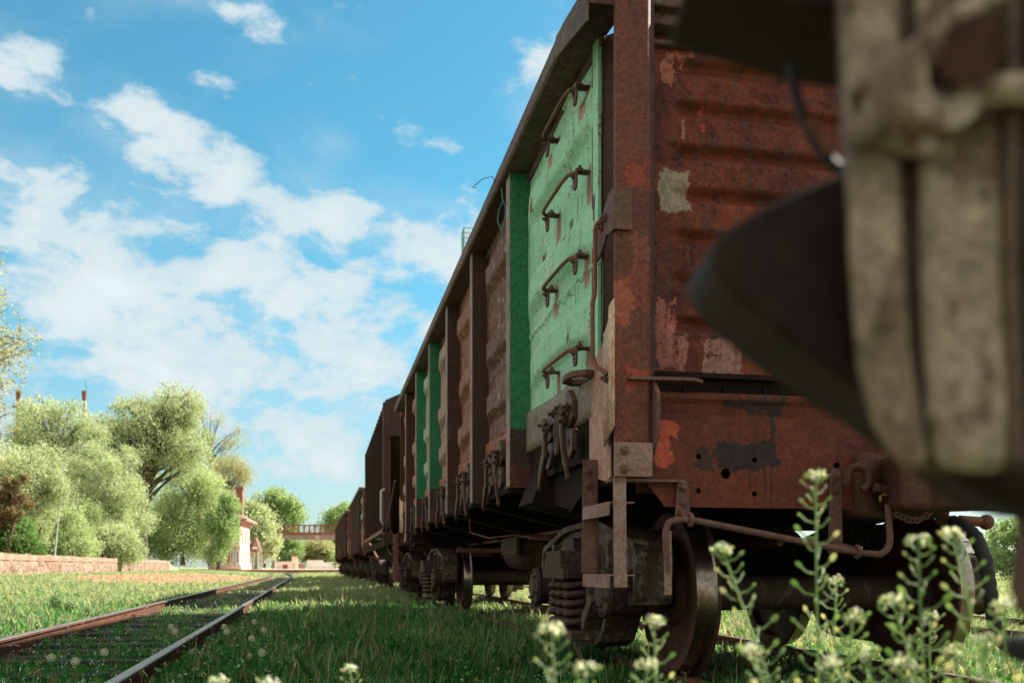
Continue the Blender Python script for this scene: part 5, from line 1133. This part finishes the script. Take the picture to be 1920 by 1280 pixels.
# broad leafed weeds and small white flowers read as ground cover
g = np.random.default_rng(11); n = 5200; r = np.exp(g.uniform(np.log(4.5), np.log(45), n)); a = g.uniform(TH-R(30), TH+R(30), n); x = r*np.sin(a); y = r*np.cos(a)
lt = -1.942-.0157*(y-5.28); k = (np.abs(np.abs(x-lt)-.797) > .1) & ~((np.abs(x-lt) < .85) & (g.random(n) < .7)); x, y = x[k], y[k]
me = leaf_cloud('ground_cover', np.stack([x, y, terr(x, y)+.06], 1), np.full(len(x), .085), 15, .035, 'grass', 0, .8, 12, sub=3)
tag(obj_me('ground_cover', me), 'small broad leafed weeds mixed into the grass', 'weeds', kind='stuff')
n = 1500; r = np.exp(g.uniform(np.log(5), np.log(40), n)); a = g.uniform(TH-R(30), TH+R(30), n); x = r*np.sin(a); y = r*np.cos(a)
me = leaf_cloud('white_blossoms', np.stack([x, y, terr(x, y)+.15], 1), np.full(len(x), .04), 6, .010, 'dandelion_down', 0, .8, 13, sub=3)
tag(obj_me('white_blossoms', me), 'tiny white blossoms sprinkled through the grass', 'flowers', kind='stuff')

PODM = []
for i in range(5):
    mb = MB(); mb.add([(1.7*cos(2*pi*k/8), sin(2*pi*k/8), 0) for k in range(8)]+[(0, 0, .45), (0, 0, -.45)], [(k, (k+1) % 8, 8) for k in range(8)]+[((k+1) % 8, k, 9) for k in range(8)])
    o = mb.build('seed_pod', 'pod'); m_ = o.data; bpy.data.objects.remove(o); m_.attributes.new('tint', 'FLOAT', 'POINT').data.foreach_set('value', np.full(10, i/4, dtype=np.float32)); PODM.append(m_)
def cress(base, top, label, seed, spread=1.0, side=False, lowpods=True, s=1.0):
    """pennycress-like weed: stem, pods on curved stalks, flower head of small white petals"""
    r = random.Random(seed); b = Vector(base); t = Vector(top); e = empty('flowering_weed', tuple(b), r.uniform(0, 0), label, 'weed', 'flowering weeds in front of the wagon')
    T = t-b; H = T.length; bow = Vector((r.uniform(-.03, .03), r.uniform(-.02, .02), 0)); P = [T*q+bow*sin(pi*q) for q in np.linspace(0, 1, 12)]
    pods = []; mb = MB(); mb.tube(P, .003, 7, True, [.0028*s*(1.15-.65*q) for q in np.linspace(0, 1, 12)])
    fl = MB(); nP = int(H/.0125/s)
    q = max(.0, 1-.38*s/H); ang = r.uniform(0, 6)
    def at(q): k = q*11; i = min(10, int(k)); return P[i].lerp(P[i+1], k-i)
    while q < .985:
        ang += 2.4+r.uniform(-.3, .3); ln = .029*s*(1-.45*max(0, (q-.80)/.2))*r.uniform(.8, 1.2); p = at(q)
        d = Vector((cos(ang), sin(ang), 0)); m = p+d*ln*.6+Vector((0, 0, ln*.12)); tip = p+d*ln+Vector((0, 0, ln*.5))
        mb.tube([p, m, tip], .0011, 5, True, [.0014*s, .0011*s, .0012*s])
        rad = .0042*s*r.uniform(.8, 1.1)*(1 if q < .9 else .6); dn = (tip-m).normalized(); u = dn.cross(Vector((0, 0, 1))).normalized(); w_ = u.cross(dn)
        c = tip+dn*rad; n_ = 8
        pods.append(Matrix(((dn.x*rad, w_.x*rad, u.x*rad, c.x), (dn.y*rad, w_.y*rad, u.y*rad, c.y), (dn.z*rad, w_.z*rad, u.z*rad, c.z), (0, 0, 0, 1))))
        q += .0100*s/H*(1 if q < .9 else .6)*r.uniform(.8, 1.2)
    for _ in range(15):
        d = Vector((r.gauss(0, 1), r.gauss(0, 1), abs(r.gauss(0, .8)))).normalized(); c = t-b+d*.013*s*r.uniform(.4, 1.1)-Vector((0, 0, .006*s))
        for k in range(4):
            a2 = k*pi/2+r.random(); u = d.orthogonal().normalized(); v_ = d.cross(u); ax = (u*cos(a2)+v_*sin(a2)); bx = (v_*cos(a2)-u*sin(a2)); z_ = .0032*s
            fl.add([c, c+ax*z_*.6+bx*z_*.4+d*z_*.3, c+ax*z_*1.2+d*z_*.4, c+ax*z_*.6-bx*z_*.4+d*z_*.3], [(0,1,2,3)])
    for _ in range(24):
        d = Vector((r.gauss(0, 1), r.gauss(0, 1), r.uniform(-.5, 1))).normalized(); c = t-b+Vector((d.x*.013, d.y*.013, d.z*.009-.006))*s; z_ = .0030*s*r.uniform(.7, 1.2); u = d.orthogonal().normalized(); v_ = d.cross(u)
        fl.cm = r.choice((0, 1, 1)); fl.add([c+u*z_, c+v_*z_, c-u*z_, c-v_*z_, c+d*z_*1.7, c-d*z_], [(0,1,4),(1,2,4),(2,3,4),(3,0,4),(1,0,5),(2,1,5),(3,2,5),(0,3,5)]); fl.cm = 0
    # narrow clasping leaves low on the stem
    lf = MB()
    for k in range(7):
        q = .04+.5*k/7; a2 = k*2.4; d = Vector((cos(a2), sin(a2), .7)).normalized(); p = at(q); l_ = .06*s*(1.2-q); u = d.cross(Vector((0, 0, 1))).normalized()*.008*s
        lf.add([p, p+d*l_*.5+u, p+d*l_, p+d*l_*.5-u], [(0,1,2,3)])
    for k, mx in enumerate(pods[-100:]):
        o = bpy.data.objects.new('seed_pod', PODM[(k*7+seed) % 5]); COL.objects.link(o); o.parent = e; o.matrix_local = mx
    for (nm, m_, mt) in (('stem', mb, 'weed_green'), ('flower_head', fl, ['dandelion_down', 'pod']), ('leaves', lf, 'weed_green')):
        o = m_.build(nm, mt, e); at_ = o.data.attributes.new('tint', 'FLOAT', 'POINT'); nv = len(o.data.vertices)
        vals = np.repeat(np.random.default_rng(seed).random(nv//10+1), 10)[:nv].astype(np.float32); at_.data.foreach_set('value', vals)
    return e
WD = [((1530,885),(1570,1600),1.15,'tallest flowering weed with pods down its stem, in front of the end beam'),
      ((1352,1022),(1520,1520),1.15,'flowering weed leaning left in front of the near wheel'),
      ((1722,1008),(1800,1560),1.0,'flowering weed with a broad round head, left one of the tall pair at the right'),
      ((1785,993),(1870,1560),1.02,'flowering weed with drooping side pods, right one of the tall pair at the right'),
      ((1568,1085),(1590,1500),1.5,'smaller flowering weed close behind the tallest one'),
      ((1672,1120),(1740,1500),1.05,'flowering weed with a wide branched head between the tallest one and the tall pair'),
      ((1226,1158),(1232,1500),1.2,'flowering weed standing before the lower edge of the near wheel'),
      ((1034,1172),(1040,1500),.98,'very blurred flowering weed in front of the bogie springs'),
      ((1745,1150),(1770,1500),1.5,'small slender flowering weed between the stems of the tall pair'),
      ((1885,1125),(1860,1500),1.0,'flowering weed under the hanging block at the right edge'),
      ((1408,1212),(1500,1500),1.05,'short flowering weed at the bottom, right of the near wheel'),
      ((1846,1196),(1850,1500),1.0,'short flowering weed low in the right corner'),
      ((1600,1150),(1610,1500),1.1,'pale short flowering weed right of the tallest stem'),
      ((1100,1245),(1105,1500),1.0,'low flowering weed at the bottom edge under the springs'),
      ((1212,1240),(1200,1500),1.05,'low flowering weed at the bottom edge under the near wheel'),
      ((1556,1235),(1560,1500),1.0,'low pale flowering weed at the bottom edge below the tallest one'),
      ((1690,1235),(1700,1500),1.0,'low flowering weed at the bottom edge below the tall pair'),
      ((1630,1215),(1640,1500),1.1,'low bushy flowering weed at the bottom edge between the tall stems'),
      ((655,1248),(660,1500),1.5,'thin flowering weed alone at the bottom edge in the shaded grass'),
      ((410,1270),(412,1500),1.2,'flowering weed tip at the bottom edge right beside the rail'),
      ((505,1274),(508,1500),1.2,'flowering weed tip at the bottom edge between the rail and the shaded grass'),
      ((1790,1215),(1800,1500),1.1,'low flowering weed at the bottom edge in the right corner')]
for i, (a, b, Z, lb) in enumerate(WD):
    Z *= 1.30; top = pt(a[0], a[1], Z); sl = (b[0]-a[0])/(b[1]-a[1]); dz = top.z+.17; bx = a[0]+sl*dz*F/Z
    base = pt(bx, HZ, Z); base.z = -.17
    cress(base, top, lb, 50+i, s=1.12)

def dandelion(base, h, label, seed):
    r = random.Random(seed); e = empty('dandelion_clock', tuple(base), 0, label, 'dandelion', 'white dandelion clocks in the shaded grass')
    mb = MB(); mb.tube([(0,0,0),(.01,0,h*.5),(.004,0,h)], .002, 6); mb.build('stem', 'weed_green', e)
    mb = MB(); c = Vector((.004, 0, h+.012)); mb.ball(c, .005, 4)
    for k in range(170):
        d = Vector((r.gauss(0,1), r.gauss(0,1), r.gauss(0,1))).normalized(); u = d.orthogonal().normalized(); v_ = d.cross(u); p = c+d*.024
        mb.add([c+u*.0007, c-u*.0007, p], [(0,1,2)])
        for q in range(3):
            t = q*pi/3+r.random(); a = (u*cos(t)+v_*sin(t))*.0045; mb.add([p+d*.003+a, p+(u*sin(t)-v_*cos(t))*.0018, p+d*.003-a], [(0,1,2)])
    mb.build('seed_head', 'dandelion_down', e, smooth=False)
DD = [(95,1232,'at the left edge inside the track'),(140,1239,'inside the track, second from the left edge'),(195,1222,'inside the track, left of the near rail'),
      (320,1174,'upper one of the close pair left of the near rail'),(327,1183,'lower one of the close pair left of the near rail'),(420,1174,'upper one of the close pair right of the rail'),(424,1184,'lower one of the close pair right of the rail'),
      (494,1180,'highest on the grass right of the rail'),(471,1196,'left below the highest one right of the rail'),(490,1223,'lowest one in the grass right of the rail'),(476,1165,'small, farthest right above the others in the grass')]
for i, (a, b, lb) in enumerate(DD):
    zt = .05 if b < 1200 else .03; Z = (CZ-zt)*F/(b-HZ); p = pt(a, b, Z); zb = float(terr(np.array(p.x), np.array(p.y))); h = max(.10, p.z-zb)
    dandelion((p.x, p.y, p.z-h), h-.012, 'white dandelion clock, '+lb, i)
yf = None
def yflower(base, h, seed):
    r = random.Random(seed); e = empty('yellow_wildflower', tuple(base), r.uniform(0, 6), 'small yellow wildflower in the grass beside the tracks', 'flower', 'yellow wildflowers in the grass')
    mb = MB(); mb.tube([(0,0,0),(.01,.005,h*.5),(0,0,h)], .0018, 5)
    fl = MB()
    for k in range(6):
        d = Vector((r.uniform(-.022,.022), r.uniform(-.022,.022), r.uniform(-.008,.012))); c = Vector((0, 0, h))+d; mb.tube([(0,0,h*.85), tuple(c)], .0008, 4)
        for q in range(5):
            t = q*2*pi/5+r.random()*.3; a = Vector((cos(t), sin(t), .25))*.0075; b = Vector((-sin(t), cos(t), 0))*.003; fl.add([c, c+a*.6+b, c+a, c+a*.6-b], [(0,1,2,3)])
    mb.build('stem', 'weed_green', e); fl.build('petals', 'yellow_petal', e); return e
r = random.Random(5); yf = [yflower((0, 0, 0), h, i) for i, h in enumerate((.20, .25))]
spots = [(382,1131,.0),(378,1124,0)]
for i in range(80):
    px = r.uniform(0, 1300); py = HZ+math.exp(r.uniform(math.log(30), math.log(215)))
    zt = .03; Z = (CZ-zt)*F/(py-HZ); p = pt(px, py, Z)
    if abs(abs(p.x+1.942+.0157*(p.y-5.28))-.797) < .1: continue
    zb = float(terr(np.array(p.x), np.array(p.y))); src = yf[i % 2]; o = src if i < 2 else copy_tree(src)
    o.location = (p.x, p.y, zb-.02); o.rotation_euler.z = r.uniform(0, 6); o.scale = (1,)*3
# leafy tall weeds by the left track
for i, (px, yt, Z, hw, lb) in enumerate([(108,1095,17,13,'tall bushy weed beyond the left rail, higher than the grass round it'),(165,1130,14,12,'loose seeding weed just beyond the left rail'),(135,1115,16,12,'feathery weed behind the left rail, right of the tallest bushy weed'),(58,1150,12,10,'low leafy weed beyond the left rail near the left edge')]):
    p = pt(px, HZ, Z); zb = float(terr(np.array(p.x), np.array(p.y))); ht = (HZ-yt)*Z/F+CZ-zb; e = empty('tall_weed', (p.x, p.y, zb-.02), 0, lb, 'weed')
    rr = random.Random(i+90); mb = MB(); cs = []
    for k in range(14):
        a = rr.uniform(0, 6.3); q = rr.uniform(0, hw*Z/F); h = ht*rr.uniform(.6, 1)*(1-.3*q/(hw*Z/F)); mb.tube([(q*.3*cos(a), q*.3*sin(a), 0), (q*.8*cos(a), q*.8*sin(a), h*.6), (q*cos(a), q*sin(a), h)], .003, 4)
        cs += [(q*cos(a)*(.4+.6*u), q*sin(a)*(.4+.6*u), h*u) for u in (.25, .4, .55, .7, .82, .94)]
    mb.build('stems', 'weed_green', e); obj_me('leaves', leaf_cloud('leaves', cs, [.045]*len(cs), 16, .026, 'weed_green', 0, 1, i, sub=2), e)
# snagged wire and blue cord on the top edge of the first wagon
wr = empty('snagged_wire', (1.24, 6.9, 3.45), 0, 'thin dark wire sticking out over the top edge of the first wagon', 'wire'); wr.scale = (.7, .7, .7)
MB().tube([(.03, .1, -.02), (-.05, -.05, .03), (-.16, -.1, -.02), (-.26, -.05, -.10), (-.22, -.1, -.12)], .004, 5).build('strand', 'rubber', wr)
bc = empty('blue_cord', (1.27, 6.85, 3.36), 0, 'frayed blue cord hanging from the top edge beside the green and brown post', 'cord')
mb = MB(); mb.tube([(0,0,.03),(.01,0,-.06),(-.02,.01,-.14),(-.03,0,-.22),(0,0,-.28)], .004, 5); mb.tube([(0,0,-.02),(.03,0,-.12),(.025,.01,-.2),(0,0,-.28),(.005,0,-.36)], .004, 5); mb.build('strand', 'teal_wire', bc)
